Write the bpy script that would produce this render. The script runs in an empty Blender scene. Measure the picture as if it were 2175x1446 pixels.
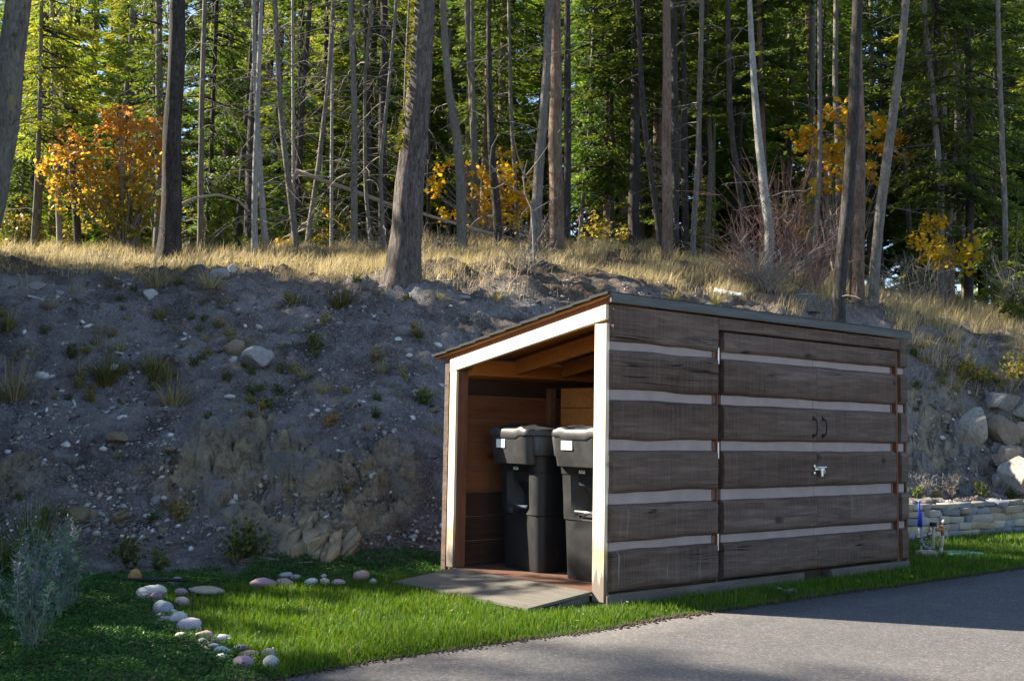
import bpy, bmesh, math, random
import numpy as np
from mathutils import Vector, Matrix
random.seed(7)
RNG = np.random.default_rng(11)
SC = bpy.context.scene
COL = SC.collection
rad = math.radians

# ---------------------------------------------------------------- camera, light, exposure
FPX, PITCH, ROLL, EYE = 2350.0, 0.0818388678, 0.0176747, 1.06
cam_d = bpy.data.cameras.new('camera'); cam = bpy.data.objects.new('camera', cam_d); COL.objects.link(cam)
cam_d.sensor_width = 36.0; cam_d.lens = 36.0 * FPX / 2175.0
cam_d.clip_start = 0.05; cam_d.clip_end = 3000
cam.matrix_world = Matrix.Translation((0, 0, EYE)) @ Matrix.Rotation(math.pi/2 + PITCH, 4, 'X') @ Matrix.Rotation(ROLL, 4, 'Z')
SC.camera = cam

SUN_EL = rad(34.0)
SUN_H = np.array([-0.962, 0.272]); SUN_H /= np.linalg.norm(SUN_H)      # horizontal direction towards the sun
w = bpy.data.worlds.new('World'); SC.world = w; w.use_nodes = True
_nt = w.node_tree; _bg = _nt.nodes['Background']
_sky = _nt.nodes.new('ShaderNodeTexSky'); _sky.sky_type = 'NISHITA'; _sky.sun_disc = False
_sky.sun_elevation = SUN_EL
_sky.sun_rotation = math.atan2(SUN_H[0], SUN_H[1])
_sky.altitude = 900; _sky.air_density = 1.0; _sky.dust_density = 0.9; _sky.ozone_density = 1.4
_nt.links.new(_sky.outputs[0], _bg.inputs[0]); _bg.inputs[1].default_value = 0.074
sun_d = bpy.data.lights.new('sun', 'SUN'); sun_d.energy = 5.0; sun_d.angle = rad(0.53); sun_d.color = (1.0, 0.90, 0.74)
sun = bpy.data.objects.new('sun', sun_d); COL.objects.link(sun)
_s = Vector((SUN_H[0]*math.cos(SUN_EL), SUN_H[1]*math.cos(SUN_EL), math.sin(SUN_EL)))
sun.rotation_euler = _s.to_track_quat('Z', 'Y').to_euler(); sun.location = (-20, 12, 20)
SC.view_settings.view_transform = 'Standard'; SC.view_settings.look = 'None'
SC.view_settings.exposure = 2.02; SC.view_settings.gamma = 1.0
SC.render.engine = 'CYCLES'
SC.cycles.use_denoising = True
SC.cycles.max_bounces = 6; SC.cycles.diffuse_bounces = 3; SC.cycles.transmission_bounces = 4; SC.cycles.transparent_max_bounces = 4
SC.cycles.sample_clamp_indirect = 6.0

# ---------------------------------------------------------------- photo geometry helpers
def ray(px, py):
    X, Y = px - 1087.5, py - 723.0
    c, s = math.cos(ROLL), math.sin(ROLL); X, Y = (X*c + Y*s)/FPX, (-X*s + Y*c)/FPX
    c, s = math.cos(PITCH), math.sin(PITCH)
    return np.array([X, c + Y*s, s - Y*c])
def at(px, py, d):
    r = ray(px, py); return r*(d/r[1]) + np.array([0, 0, EYE])
def gnd(px, py, z=0.0):
    r = ray(px, py); return r*((z - EYE)/r[2]) + np.array([0, 0, EYE])

# ---------------------------------------------------------------- noise
def _hash(ix, iy, seed):
    h = (ix.astype(np.int64)*374761393 + iy.astype(np.int64)*668265263 + seed*1442695041) & 0xffffffff
    h = ((h ^ (h >> 13))*1274126177) & 0xffffffff
    return ((h ^ (h >> 16)) & 0xffff)/65535.0
def vnoise(x, y, seed=0):
    x = np.asarray(x, float); y = np.asarray(y, float)
    ix, iy = np.floor(x), np.floor(y); fx, fy = x-ix, y-iy
    fx = fx*fx*(3-2*fx); fy = fy*fy*(3-2*fy)
    a, b = _hash(ix, iy, seed), _hash(ix+1, iy, seed); c, d = _hash(ix, iy+1, seed), _hash(ix+1, iy+1, seed)
    return (a + (b-a)*fx)*(1-fy) + (c + (d-c)*fx)*fy - 0.5
def fbm(x, y, seed=0, octs=4):
    s = 0; a = 1.0
    for o in range(octs):
        s = s + a*vnoise(np.asarray(x)*2**o + 17.3*o, np.asarray(y)*2**o - 9.1*o, seed+o); a *= 0.5
    return s
def sstep(a, b, x):
    t = np.clip((np.asarray(x, float)-a)/(b-a), 0, 1); return t*t*(3-2*t)

# ---------------------------------------------------------------- terrain
TX = [-60, -12, -6, -3.7, -1.4, 1.25, 2.6, 3.9, 5.5, 7.2, 10, 60]
T_YF = [9.0, 8.8, 8.5, 8.45, 8.5, 10.5, 11.6, 12.6, 13.5, 14.1, 14.8, 15]
T_YC = [13, 13, 13, 13.5, 13.5, 14.5, 15, 15, 15.5, 15.5, 15.8, 16]
T_ZC = [2.8, 2.75, 2.76, 2.99, 2.89, 3.04, 3.13, 2.85, 2.58, 2.41, 2.1, 1.5]
T_YP = [19, 19, 19, 19.5, 20, 21, 20, 19, 19.5, 20, 20.5, 21]
T_ZP = [4.0, 3.96, 3.96, 4.14, 4.4, 4.58, 4.35, 4.0, 3.8, 3.5, 3.2, 2.6]
WALL_A, WALL_B = np.array([3.55, 11.15]), np.array([6.6, 13.45])       # foot of the low stone wall
def wall_y(x): return WALL_A[1] + (x-WALL_A[0])*(WALL_B[1]-WALL_A[1])/(WALL_B[0]-WALL_A[0])
def h(x, y, noise=True):
    x = np.asarray(x, float); y = np.asarray(y, float)
    yf, yc, zc, yp, zp = (np.interp(x, TX, T) for T in (T_YF, T_YC, T_ZC, T_YP, T_ZP))
    wob = fbm(x*0.45, x*0+3.3, 5, 3)*0.5
    zf = 0.34*sstep(3.3, 3.9, x)
    z = 0
    for o in (-0.5, -0.25, 0, 0.25, 0.5):
        yy = y + o + wob*sstep(8.5, 10.5, y)
        t1 = np.clip((yy-yf)/(yc-yf), 0, 1); t2 = np.clip((yy-yc)/(yp-yc), 0, 1); t3 = np.clip((yy-yp)/60, 0, 5)
        z = z + t1*(zc-zf) + t2*(zp-zc) - t3*1.8
    z = z/5
    z = z + zf*sstep(0.12, 0.30, y - wall_y(x))
    if noise:
        m = sstep(0.05, 0.6, z)
        z = z + m*(fbm(x*0.7, y*0.7, 1, 3)*0.22 + fbm(x*2.6, y*2.6, 2, 4)*0.12) + m*fbm(x*9, y*9, 3, 2)*0.035
    return z
def hs(x, y): return float(h(np.array([x]), np.array([y]))[0])
def hit(px, py, far=24.0):
    """point where the photo's ray meets the terrain"""
    r = ray(px, py); r = r/r[1]
    d = np.arange(4.0, far, 0.02); P = r[None, :]*d[:, None]; P[:, 2] += EYE
    below = P[:, 2] < h(P[:, 0], P[:, 1])
    if not below.any(): return None
    return P[np.argmax(below)]
def normal_at(x, y, e=0.15):
    hx = (hs(x+e, y)-hs(x-e, y))/(2*e); hy = (hs(x, y+e)-hs(x, y-e))/(2*e)
    return Vector((-hx, -hy, 1)).normalized()

# ---------------------------------------------------------------- object helpers
def tag(o, label=None, cat=None, group=None, kind=None):
    if label: o['label'] = label
    if cat: o['category'] = cat
    if group: o['group'] = group
    if kind: o['kind'] = kind
    return o
def empty(name, loc=(0, 0, 0), rz=0.0, label=None, cat=None, group=None):
    o = bpy.data.objects.new(name, None); COL.objects.link(o); o.empty_display_size = 0.1
    o.location = tuple(loc); o.rotation_euler = (0, 0, rz); return tag(o, label, cat, group)
def link(name, me, parent=None, loc=None):
    o = bpy.data.objects.new(name, me); COL.objects.link(o)
    if parent is not None: o.parent = parent
    if loc is not None: o.location = tuple(loc)
    return o
def mesh_np(name, V, faces, mat, smooth=False, tint=None):
    """V: (n,3); faces: list of int arrays (k,3) or (k,4)"""
    me = bpy.data.meshes.new(name); V = np.asarray(V, np.float32)
    faces = [np.asarray(f, np.int32) for f in faces if len(f)]
    me.vertices.add(len(V)); me.vertices.foreach_set('co', V.ravel())
    nl = sum(f.size for f in faces); npol = sum(len(f) for f in faces)
    me.loops.add(nl); me.polygons.add(npol)
    me.loops.foreach_set('vertex_index', np.concatenate([f.ravel() for f in faces]))
    tot = np.concatenate([np.full(len(f), f.shape[1], np.int32) for f in faces])
    me.polygons.foreach_set('loop_start', np.concatenate([[0], np.cumsum(tot)[:-1]]).astype(np.int32))
    me.polygons.foreach_set('loop_total', tot)
    if smooth: me.polygons.foreach_set('use_smooth', np.ones(npol, bool))
    if tint is not None:
        a = me.attributes.new('tint', 'FLOAT', 'FACE'); a.data.foreach_set('value', np.asarray(tint, np.float32))
    me.update(calc_edges=True); me.validate()
    if mat: me.materials.append(mat)
    return me
class MB:
    """collects shapes, links them as one mesh object"""
    def __init__(s): s.v = []; s.f = []
    def add(s, V, F):
        b = len(s.v); s.v += [tuple(p) for p in V]; s.f += [tuple(i+b for i in f) for f in F]; return s
    def box(s, x0, x1, y0, y1, z0, z1):
        V = [(x, y, z) for z in (z0, z1) for y in (y0, y1) for x in (x0, x1)]
        return s.add(V, [(0, 2, 3, 1), (4, 5, 7, 6), (0, 1, 5, 4), (2, 6, 7, 3), (0, 4, 6, 2), (1, 3, 7, 5)])
    def tube(s, pts, radii, n=8, cap=True):
        pts = [Vector(p) for p in pts]
        if not hasattr(radii, '__len__'): radii = [radii]*len(pts)
        V = []; F = []; prev = None
        for k, p in enumerate(pts):
            t = (pts[min(k+1, len(pts)-1)] - pts[max(k-1, 0)]).normalized()
            u = prev if prev is not None else (Vector((1, 0, 0)) if abs(t.x) < .9 else Vector((0, 1, 0)))
            u = (u - t*u.dot(t)).normalized(); prev = u; v = t.cross(u)
            for i in range(n):
                a = 2*math.pi*i/n; V.append(p + (u*math.cos(a) + v*math.sin(a))*radii[k])
        for k in range(len(pts)-1):
            for i in range(n):
                j = (i+1) % n; F.append((k*n+i, k*n+j, (k+1)*n+j, (k+1)*n+i))
        if cap: F.append(tuple(range(n-1, -1, -1))); F.append(tuple((len(pts)-1)*n+i for i in range(n)))
        return s.add(V, F)
    def build(s, name, mat, parent=None, bevel=0, smooth=False, seg=2):
        me = bpy.data.meshes.new(name); me.from_pydata(s.v, [], s.f); me.update()
        if bevel:
            bm = bmesh.new(); bm.from_mesh(me)
            bmesh.ops.bevel(bm, geom=bm.edges[:], offset=bevel, segments=seg, affect='EDGES', clamp_overlap=True)
            bm.to_mesh(me); bm.free()
        if smooth: me.polygons.foreach_set('use_smooth', [True]*len(me.polygons))
        me.materials.append(mat); return link(name, me, parent)
def boxo(name, mat, parent, x0, x1, y0, y1, z0, z1, bevel=0.0):
    return MB().box(x0, x1, y0, y1, z0, z1).build(name, mat, parent, bevel)
def copy_tree(o, parent=None):
    c = o.copy(); COL.objects.link(c)
    if parent is not None: c.parent = parent
    for ch in list(o.children): copy_tree(ch, c)
    return c

# ---------------------------------------------------------------- materials
def newmat(name):
    m = bpy.data.materials.new(name); m.use_nodes = True; nt = m.node_tree
    return m, nt, nt.nodes['Principled BSDF']
def coords(nt, kind='Object', scale=(1, 1, 1), rnd=0.0, rot=(0, 0, 0)):
    tc = nt.nodes.new('ShaderNodeTexCoord'); mp = nt.nodes.new('ShaderNodeMapping')
    mp.inputs['Scale'].default_value = scale; mp.inputs['Rotation'].default_value = rot
    nt.links.new(tc.outputs[kind], mp.inputs['Vector'])
    if rnd:
        oi = nt.nodes.new('ShaderNodeObjectInfo'); mu = nt.nodes.new('ShaderNodeMath'); mu.operation = 'MULTIPLY'
        mu.inputs[1].default_value = rnd; nt.links.new(oi.outputs['Random'], mu.inputs[0])
        nt.links.new(mu.outputs[0], mp.inputs['Location'])
    return mp.outputs[0]
def noise(nt, vec, scale, detail=4, rough=0.55, dist=0.0):
    n = nt.nodes.new('ShaderNodeTexNoise'); n.inputs['Scale'].default_value = scale; n.inputs['Detail'].default_value = detail
    n.inputs['Roughness'].default_value = rough; n.inputs['Distortion'].default_value = dist
    nt.links.new(vec, n.inputs['Vector']); return n.outputs[0]
def voro(nt, vec, scale, feature='F1', out=0):
    n = nt.nodes.new('ShaderNodeTexVoronoi'); n.feature = feature; n.inputs['Scale'].default_value = scale
    nt.links.new(vec, n.inputs['Vector']); return n.outputs[out]
def ramp(nt, fac, stops):
    r = nt.nodes.new('ShaderNodeValToRGB'); e = r.color_ramp.elements
    while len(e) < len(stops): e.new(0.5)
    for k, (p, c) in enumerate(stops):
        e[k].position = p; e[k].color = (*c, 1) if hasattr(c, '__len__') else (c, c, c, 1)
    nt.links.new(fac, r.inputs[0]); return r.outputs[0]
def mixc(nt, fac, a, b, mode='MIX'):
    n = nt.nodes.new('ShaderNodeMix'); n.data_type = 'RGBA'; n.blend_type = mode
    for s, v in ((n.inputs[0], fac), (n.inputs[6], a), (n.inputs[7], b)):
        if hasattr(v, 'is_output'): nt.links.new(v, s)
        elif hasattr(v, '__len__'): s.default_value = (*v, 1)
        else: s.default_value = v
    return n.outputs[2]
def math_n(nt, op, a, b=0.0):
    n = nt.nodes.new('ShaderNodeMath'); n.operation = op
    for s, v in ((n.inputs[0], a), (n.inputs[1], b)):
        if hasattr(v, 'is_output'): nt.links.new(v, s)
        else: s.default_value = v
    return n.outputs[0]
def bumpn(nt, height, strength, dist, bsdf):
    b = nt.nodes.new('ShaderNodeBump'); b.inputs['Strength'].default_value = strength; b.inputs['Distance'].default_value = dist
    nt.links.new(height, b.inputs['Height']); nt.links.new(b.outputs[0], bsdf.inputs['Normal'])
def simple(name, c, rough=0.8, var=0.25, scale=12.0, bump=0.0, stretch=(1, 1, 1), metal=0.0, spec=0.3, rnd=3.0):
    m, nt, b = newmat(name); v = coords(nt, 'Object', stretch, rnd)
    n = noise(nt, v, scale, 5)
    lo = tuple(x*(1-var) for x in c); hi = tuple(min(1, x*(1+var)) for x in c)
    nt.links.new(ramp(nt, n, [(0.3, lo), (0.7, hi)]), b.inputs['Base Color'])
    b.inputs['Roughness'].default_value = rough; b.inputs['Metallic'].default_value = metal
    b.inputs['Specular IOR Level'].default_value = spec
    if bump: bumpn(nt, n, bump, 0.01, b)
    return m
def leafmat(name, stops, trans=0.45, objvar=0.25, tcol=(1.25, 1.15, 0.55), rough=0.55):
    """thin leaf: colour by the leaf's own tint, some light passes through"""
    m, nt, b = newmat(name)
    at_ = nt.nodes.new('ShaderNodeAttribute'); at_.attribute_name = 'tint'
    c = ramp(nt, at_.outputs['Fac'], stops)
    oi = nt.nodes.new('ShaderNodeObjectInfo')
    hsv = nt.nodes.new('ShaderNodeHueSaturation')
    nt.links.new(math_n(nt, 'MULTIPLY_ADD', oi.outputs['Random'], 0.03), hsv.inputs['Hue'])
    hsv.inputs['Hue'].default_value = 0.5
    hn = nt.nodes[-2] if False else None
    for l in list(hsv.inputs['Hue'].links): 
        l.from_node.inputs[2].default_value = 0.485
    val = nt.nodes.new('ShaderNodeMath'); val.operation = 'MULTIPLY_ADD'
    nt.links.new(oi.outputs['Random'], val.inputs[0]); val.inputs[1].default_value = objvar*2; val.inputs[2].default_value = 1-objvar
    nt.links.new(val.outputs[0], hsv.inputs['Value']); nt.links.new(c, hsv.inputs['Color'])
    nt.links.new(hsv.outputs[0], b.inputs['Base Color']); b.inputs['Roughness'].default_value = rough
    b.inputs['Specular IOR Level'].default_value = 0.25
    tr = nt.nodes.new('ShaderNodeBsdfTranslucent')
    nt.links.new(mixc(nt, 1.0, hsv.outputs[0], tcol, 'MULTIPLY'), tr.inputs['Color'])
    ms = nt.nodes.new('ShaderNodeMixShader'); ms.inputs[0].default_value = trans
    out = nt.nodes['Material Output']
    nt.links.new(b.outputs[0], ms.inputs[1]); nt.links.new(tr.outputs[0], ms.inputs[2]); nt.links.new(ms.outputs[0], out.inputs[0])
    return m
def woodmat(name, dark, mid, light, rough=0.8, grain=1.0, bump=0.5, axis='X', streaks=False, scale=1.0, foot=False):
    m, nt, b = newmat(name)
    st = {'X': (1.2, 14, 14), 'Y': (14, 1.2, 14), 'Z': (14, 14, 1.2)}[axis]
    v = coords(nt, 'Object', tuple(q*scale for q in st), 7.0)
    g = noise(nt, v, 2.2, 8, 0.65, 0.6)
    big = noise(nt, coords(nt, 'Object', (1.5, 1.5, 3.0), 5.0), 2.0, 3)
    c = ramp(nt, g, [(0.28, dark), (0.5, mid), (0.72, light)])
    c = mixc(nt, 0.42*grain, c, ramp(nt, big, [(0.3, tuple(q*0.7 for q in mid)), (0.7, tuple(min(1, q*1.25) for q in mid))]))
    if streaks:
        rv = noise(nt, coords(nt, 'Object', (0.35, 0, 5.3)), 1.0, 1); hv = nt.nodes.new('ShaderNodeHueSaturation'); nt.links.new(c, hv.inputs['Color'])
        nt.links.new(math_n(nt, 'ADD', math_n(nt, 'MULTIPLY', rv, 1.3), 0.35), hv.inputs['Value']); c = hv.outputs[0]
        nt.links.new(math_n(nt, 'ADD', math_n(nt, 'MULTIPLY', rv, -0.8), 1.4), hv.inputs['Saturation'])
    # knots
    k = voro(nt, coords(nt, 'Object', (1.9, 1.0, 4.2), 3.0), 1.0)
    c = mixc(nt, ramp(nt, k, [(0.05, 0.85), (0.13, 0.0)]), c, tuple(q*0.45 for q in dark))
    if streaks:
        # saw marks across the board, pale run marks, long drying cracks
        sw = noise(nt, coords(nt, 'Object', (90, 2, 3), 2.0), 1.0, 2)
        c = mixc(nt, math_n(nt, 'MULTIPLY', ramp(nt, sw, [(0.45, 0), (0.7, 1)]), 0.22), c, light)
        cr = noise(nt, coords(nt, 'Object', (0.45, 1, 15), 4.0), 1.3, 2, 0.45, 0.0)
        crk = ramp(nt, cr, [(0.488, 0), (0.497, 1), (0.503, 1), (0.512, 0)])
        crm = ramp(nt, noise(nt, coords(nt, 'Object', (1.1, 1, 3), 9.0), 1.2, 2), [(0.57, 0), (0.65, 1)])
        crk = math_n(nt, 'MULTIPLY', crk, crm)
        c = mixc(nt, crk, c, (0.012, 0.009, 0.008))
        wn = noise(nt, coords(nt, 'Object', (22, 1, 1.1), 0.0), 1.0, 5, 0.7)
        sep = nt.nodes.new('ShaderNodeSeparateXYZ'); tc = nt.nodes.new('ShaderNodeTexCoord'); nt.links.new(tc.outputs['Object'], sep.inputs[0])
        low = ramp(nt, sep.outputs['Z'], [(0.3, 1), (0.95, 0.0)])
        c = mixc(nt, math_n(nt, 'MULTIPLY', math_n(nt, 'MULTIPLY', ramp(nt, wn, [(0.60, 0), (0.76, 1)]), low), 0.55), c, (0.42, 0.39, 0.37))
        hgt = math_n(nt, 'SUBTRACT', math_n(nt, 'ADD', g, math_n(nt, 'MULTIPLY', sw, 0.6)), math_n(nt, 'MULTIPLY', crk, 3.0))
    else: hgt = g
    if foot:
        sp = nt.nodes.new('ShaderNodeSeparateXYZ'); tc = nt.nodes.new('ShaderNodeTexCoord'); nt.links.new(tc.outputs['Object'], sp.inputs[0])
        zz = math_n(nt, 'ADD', sp.outputs['Z'], math_n(nt, 'MULTIPLY', math_n(nt, 'SUBTRACT', g, 0.5), 0.5))
        c = mixc(nt, ramp(nt, zz, [(0.16, 0.95), (0.30, 0.0)]), c, (0.15, 0.125, 0.105)); c = mixc(nt, ramp(nt, zz, [(0.22, 0.0), (0.30, 0.75), (0.44, 0.0)]), c, (0.42, 0.19, 0.06))
    nt.links.new(c, b.inputs['Base Color']); b.inputs['Roughness'].default_value = rough; b.inputs['Specular IOR Level'].default_value = 0.25
    bumpn(nt, hgt, bump, 0.012 if streaks else 0.006, b)
    return m
def barkmat(name, dark, mid, light, scale=1.0, lichen=None):
    m, nt, b = newmat(name)
    wob = noise(nt, coords(nt, 'Object', (1, 1, 0.5), 6.0), 5*scale, 3)
    v = coords(nt, 'Object', (1, 1, 0.2), 6.0)
    n = noise(nt, v, 26*scale, 8, 0.72, 1.2); n2 = noise(nt, coords(nt, 'Object', (1, 1, 0.45), 6.0), 34*scale, 6, 0.75, 0.4)
    big = noise(nt, coords(nt, 'Object', (1, 1, 0.6), 4.0), 1.6, 4)
    f = math_n(nt, 'ADD', math_n(nt, 'MULTIPLY', n, 0.7), math_n(nt, 'ADD', math_n(nt, 'MULTIPLY', n2, 0.35), math_n(nt, 'MULTIPLY', wob, 0.12)))
    c = ramp(nt, f, [(0.46, dark), (0.57, mid), (0.70, light)])
    c = mixc(nt, ramp(nt, big, [(0.4, 0), (0.65, 0.4)]), c, tuple(q*0.65 for q in mid))
    if lichen:
        ln = noise(nt, coords(nt, 'Object', (1, 1, 0.35), 8.0), 9.0, 6, 0.75)
        c = mixc(nt, ramp(nt, ln, [(0.58, 0), (0.68, 0.9)]), c, lichen)
    nt.links.new(c, b.inputs['Base Color']); b.inputs['Roughness'].default_value = 0.9; b.inputs['Specular IOR Level'].default_value = 0.15
    bumpn(nt, f, 1.0, 0.05, b)
    return m
def rockmat(name, cols, scale=4.0, bump=0.6, lich=None):
    m, nt, b = newmat(name)
    v = coords(nt, 'Object', (1, 1, 1), 9.0)
    n = noise(nt, v, scale, 8, 0.65, 0.3); f = noise(nt, v, scale*7, 5, 0.7)
    c = ramp(nt, n, [(0.3, cols[0]), (0.5, cols[1]), (0.7, cols[2])])
    c = mixc(nt, 0.35, c, ramp(nt, f, [(0.3, tuple(q*0.5 for q in cols[1])), (0.7, tuple(min(1, q*1.5) for q in cols[1]))]))
    if lich: c = mixc(nt, ramp(nt, noise(nt, v, scale*2.2, 4), [(0.55, 0), (0.64, 0.8)]), c, lich)
    oi = nt.nodes.new('ShaderNodeObjectInfo'); hv = nt.nodes.new('ShaderNodeHueSaturation'); nt.links.new(c, hv.inputs['Color'])
    val = nt.nodes.new('ShaderNodeMath'); val.operation = 'MULTIPLY_ADD'; nt.links.new(oi.outputs['Random'], val.inputs[0])
    val.inputs[1].default_value = 0.5; val.inputs[2].default_value = 0.75; nt.links.new(val.outputs[0], hv.inputs['Value'])
    nt.links.new(hv.outputs[0], b.inputs['Base Color']); b.inputs['Roughness'].default_value = 0.85; b.inputs['Specular IOR Level'].default_value = 0.25
    bumpn(nt, math_n(nt, 'ADD', n, math_n(nt, 'MULTIPLY', f, 0.4)), bump, 0.03, b)
    return m

M = {}
M['plank'] = woodmat('weathered_plank', (0.029, 0.018, 0.0128), (0.105, 0.068, 0.051), (0.218, 0.153, 0.121), streaks=True, bump=0.6)
M['sill'] = woodmat('weathered_sill', (0.07, 0.055, 0.046), (0.125, 0.102, 0.086), (0.20, 0.17, 0.148))
M['pine'] = woodmat('new_pine', (0.62, 0.47, 0.31), (0.78, 0.65, 0.47), (0.84, 0.74, 0.58), rough=0.6, bump=0.15, axis='Z', grain=0.5, foot=True)
M['pine_x'] = woodmat('new_pine_rail', (0.62, 0.47, 0.31), (0.78, 0.65, 0.47), (0.84, 0.74, 0.58), rough=0.6, bump=0.15, axis='Y', grain=0.5)
M['ply'] = woodmat('orange_plywood', (0.30, 0.105, 0.024), (0.48, 0.18, 0.042), (0.58, 0.25, 0.07), rough=0.65, bump=0.2)
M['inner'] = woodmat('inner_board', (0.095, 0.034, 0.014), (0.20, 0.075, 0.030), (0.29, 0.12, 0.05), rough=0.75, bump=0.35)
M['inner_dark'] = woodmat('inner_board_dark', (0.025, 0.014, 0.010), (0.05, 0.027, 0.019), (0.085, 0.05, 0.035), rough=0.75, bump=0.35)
M['jamb'] = woodmat('red_brown_jamb', (0.11, 0.045, 0.025), (0.19, 0.08, 0.045), (0.26, 0.12, 0.07), axis='Z', bump=0.2)
M['ramp'] = woodmat('grey_plywood', (0.075, 0.07, 0.058), (0.125, 0.115, 0.096), (0.18, 0.165, 0.138), bump=0.25, axis='Y')
M['floor'] = woodmat('floor_boards', (0.075, 0.036, 0.024), (0.12, 0.06, 0.04), (0.18, 0.10, 0.068), bump=0.25, axis='Y')
M['fascia'] = woodmat('grey_fascia', (0.06, 0.06, 0.055), (0.10, 0.102, 0.095), (0.15, 0.152, 0.142), bump=0.3)
M['chink'] = simple('chinking', (0.33, 0.265, 0.245), 0.9, 0.10, 9, 0.25)
M['shingle'] = simple('asphalt_shingle', (0.045, 0.043, 0.042), 0.95, 0.5, 180, 0.8)
M['black_metal'] = simple('black_metal', (0.02, 0.02, 0.02), 0.45, 0.2, 30, 0, metal=0.6)
M['zinc'] = simple('zinc_metal', (0.62, 0.62, 0.62), 0.32, 0.1, 20, 0, metal=1.0)
M['black'] = simple('black_void', (0.012, 0.011, 0.010), 0.9)
def _plastic(name, c0, c1, r0, r1):
    m, nt, b = newmat(name); v = coords(nt, 'Object', (1, 1, 1), 3.0)
    n = noise(nt, v, 5.0, 6, 0.7); sc = noise(nt, coords(nt, 'Object', (30, 30, 5), 5.0), 1.0, 5, 0.7)
    c = mixc(nt, ramp(nt, n, [(0.45, 0), (0.75, 0.35)]), c0, c1)
    c = mixc(nt, ramp(nt, sc, [(0.67, 0), (0.76, 0.45)]), c, (0.12, 0.12, 0.12))
    nt.links.new(c, b.inputs['Base Color']); b.inputs['Specular IOR Level'].default_value = 0.5
    nt.links.new(ramp(nt, n, [(0.3, r0), (0.7, r1)]), b.inputs['Roughness'])
    bumpn(nt, noise(nt, v, 160, 2), 0.12, 0.002, b); return m
M['plastic'] = _plastic('black_plastic', (0.007, 0.0075, 0.009), (0.018, 0.018, 0.02), 0.45, 0.62); M['plastic_lid'] = _plastic('worn_sunlit_black_plastic', (0.03, 0.03, 0.032), (0.085, 0.085, 0.085), 0.33, 0.5)  # lid and rim made paler: dust, and sunlit sheen put into the colour
M['sticker'] = simple('white_sticker', (0.80, 0.80, 0.78), 0.5, 0.05, 20)
M['ink'] = simple('grey_ink', (0.18, 0.18, 0.19), 0.6, 0.1)
M['rubber'] = simple('rubber', (0.02, 0.02, 0.02), 0.8)
M['pebble_white'] = rockmat('pebble_white', [(0.30, 0.295, 0.285), (0.42, 0.415, 0.40), (0.52, 0.515, 0.50)], 6, 0.15)
M['pebble_pink'] = rockmat('pebble_pink', [(0.30, 0.20, 0.195), (0.38, 0.265, 0.255), (0.45, 0.33, 0.32)], 6, 0.15)
M['pebble_mauve'] = rockmat('pebble_mauve', [(0.24, 0.15, 0.19), (0.31, 0.20, 0.25), (0.38, 0.27, 0.32)], 6, 0.15)
M['pebble_lilac'] = rockmat('pebble_lilac', [(0.29, 0.25, 0.265), (0.37, 0.32, 0.34), (0.45, 0.405, 0.42)], 6, 0.15)
M['pebble_slate'] = rockmat('pebble_slate', [(0.17, 0.18, 0.21), (0.24, 0.25, 0.29), (0.33, 0.34, 0.37)], 6, 0.2)
M['pebble_grey'] = rockmat('pebble_grey', [(0.28, 0.27, 0.26), (0.36, 0.35, 0.33), (0.45, 0.43, 0.41)], 6, 0.2)
M['pebble_tan'] = rockmat('pebble_tan', [(0.36, 0.30, 0.22), (0.46, 0.39, 0.30), (0.54, 0.48, 0.38)], 6, 0.2)
M['pebble_red'] = rockmat('pebble_red', [(0.30, 0.17, 0.15), (0.38, 0.22, 0.19), (0.44, 0.28, 0.24)], 6, 0.2)
M['rock_ochre'] = rockmat('rock_ochre', [(0.15, 0.11, 0.065), (0.27, 0.215, 0.135), (0.38, 0.33, 0.24)], 5, 0.8)
M['rock_orange'] = rockmat('rock_orange', [(0.30, 0.17, 0.06), (0.42, 0.26, 0.10), (0.50, 0.34, 0.16)], 5, 0.6)
M['rock_grey'] = rockmat('rock_grey', [(0.19, 0.185, 0.18), (0.29, 0.28, 0.275), (0.42, 0.40, 0.39)], 5, 0.7)
M['rock_pale'] = rockmat('rock_pale', [(0.42, 0.40, 0.36), (0.54, 0.52, 0.48), (0.64, 0.62, 0.58)], 5, 0.5)
M['rock_boulder'] = rockmat('rock_boulder', [(0.19, 0.175, 0.145), (0.32, 0.295, 0.25), (0.44, 0.415, 0.355)], 3.5, 0.8, (0.17, 0.16, 0.14))
M['rock_brown'] = rockmat('rock_brown', [(0.17, 0.13, 0.095), (0.28, 0.22, 0.165), (0.40, 0.33, 0.26)], 3.5, 0.8)
M['wall_tan'] = rockmat('wall_tan', [(0.20, 0.155, 0.105), (0.29, 0.235, 0.17), (0.38, 0.32, 0.245)], 6, 0.4)
M['wall_grey'] = rockmat('wall_grey', [(0.11, 0.115, 0.13), (0.17, 0.175, 0.19), (0.25, 0.255, 0.265)], 6, 0.4)
M['wall_pale'] = rockmat('wall_pale', [(0.24, 0.21, 0.175), (0.33, 0.29, 0.245), (0.42, 0.385, 0.335)], 6, 0.4)
M['bark_dark'] = barkmat('bark_dark', (0.0186, 0.0167, 0.0161), (0.0527, 0.0465, 0.0434), (0.1054, 0.0961, 0.0899), 1.0)
M['bark_big'] = barkmat('bark_furrowed', (0.032, 0.0264, 0.024), (0.116, 0.096, 0.084), (0.216, 0.188, 0.168), 0.8)
M['bark_grey'] = barkmat('bark_grey', (0.0728, 0.0637, 0.0546), (0.182, 0.1638, 0.1411), (0.3003, 0.2821, 0.2548), 1.5)
M['bark_pale'] = barkmat('bark_pale', (0.1463, 0.1365, 0.1219), (0.3315, 0.3169, 0.2925), (0.4875, 0.4778, 0.4485), 1.6)
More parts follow.
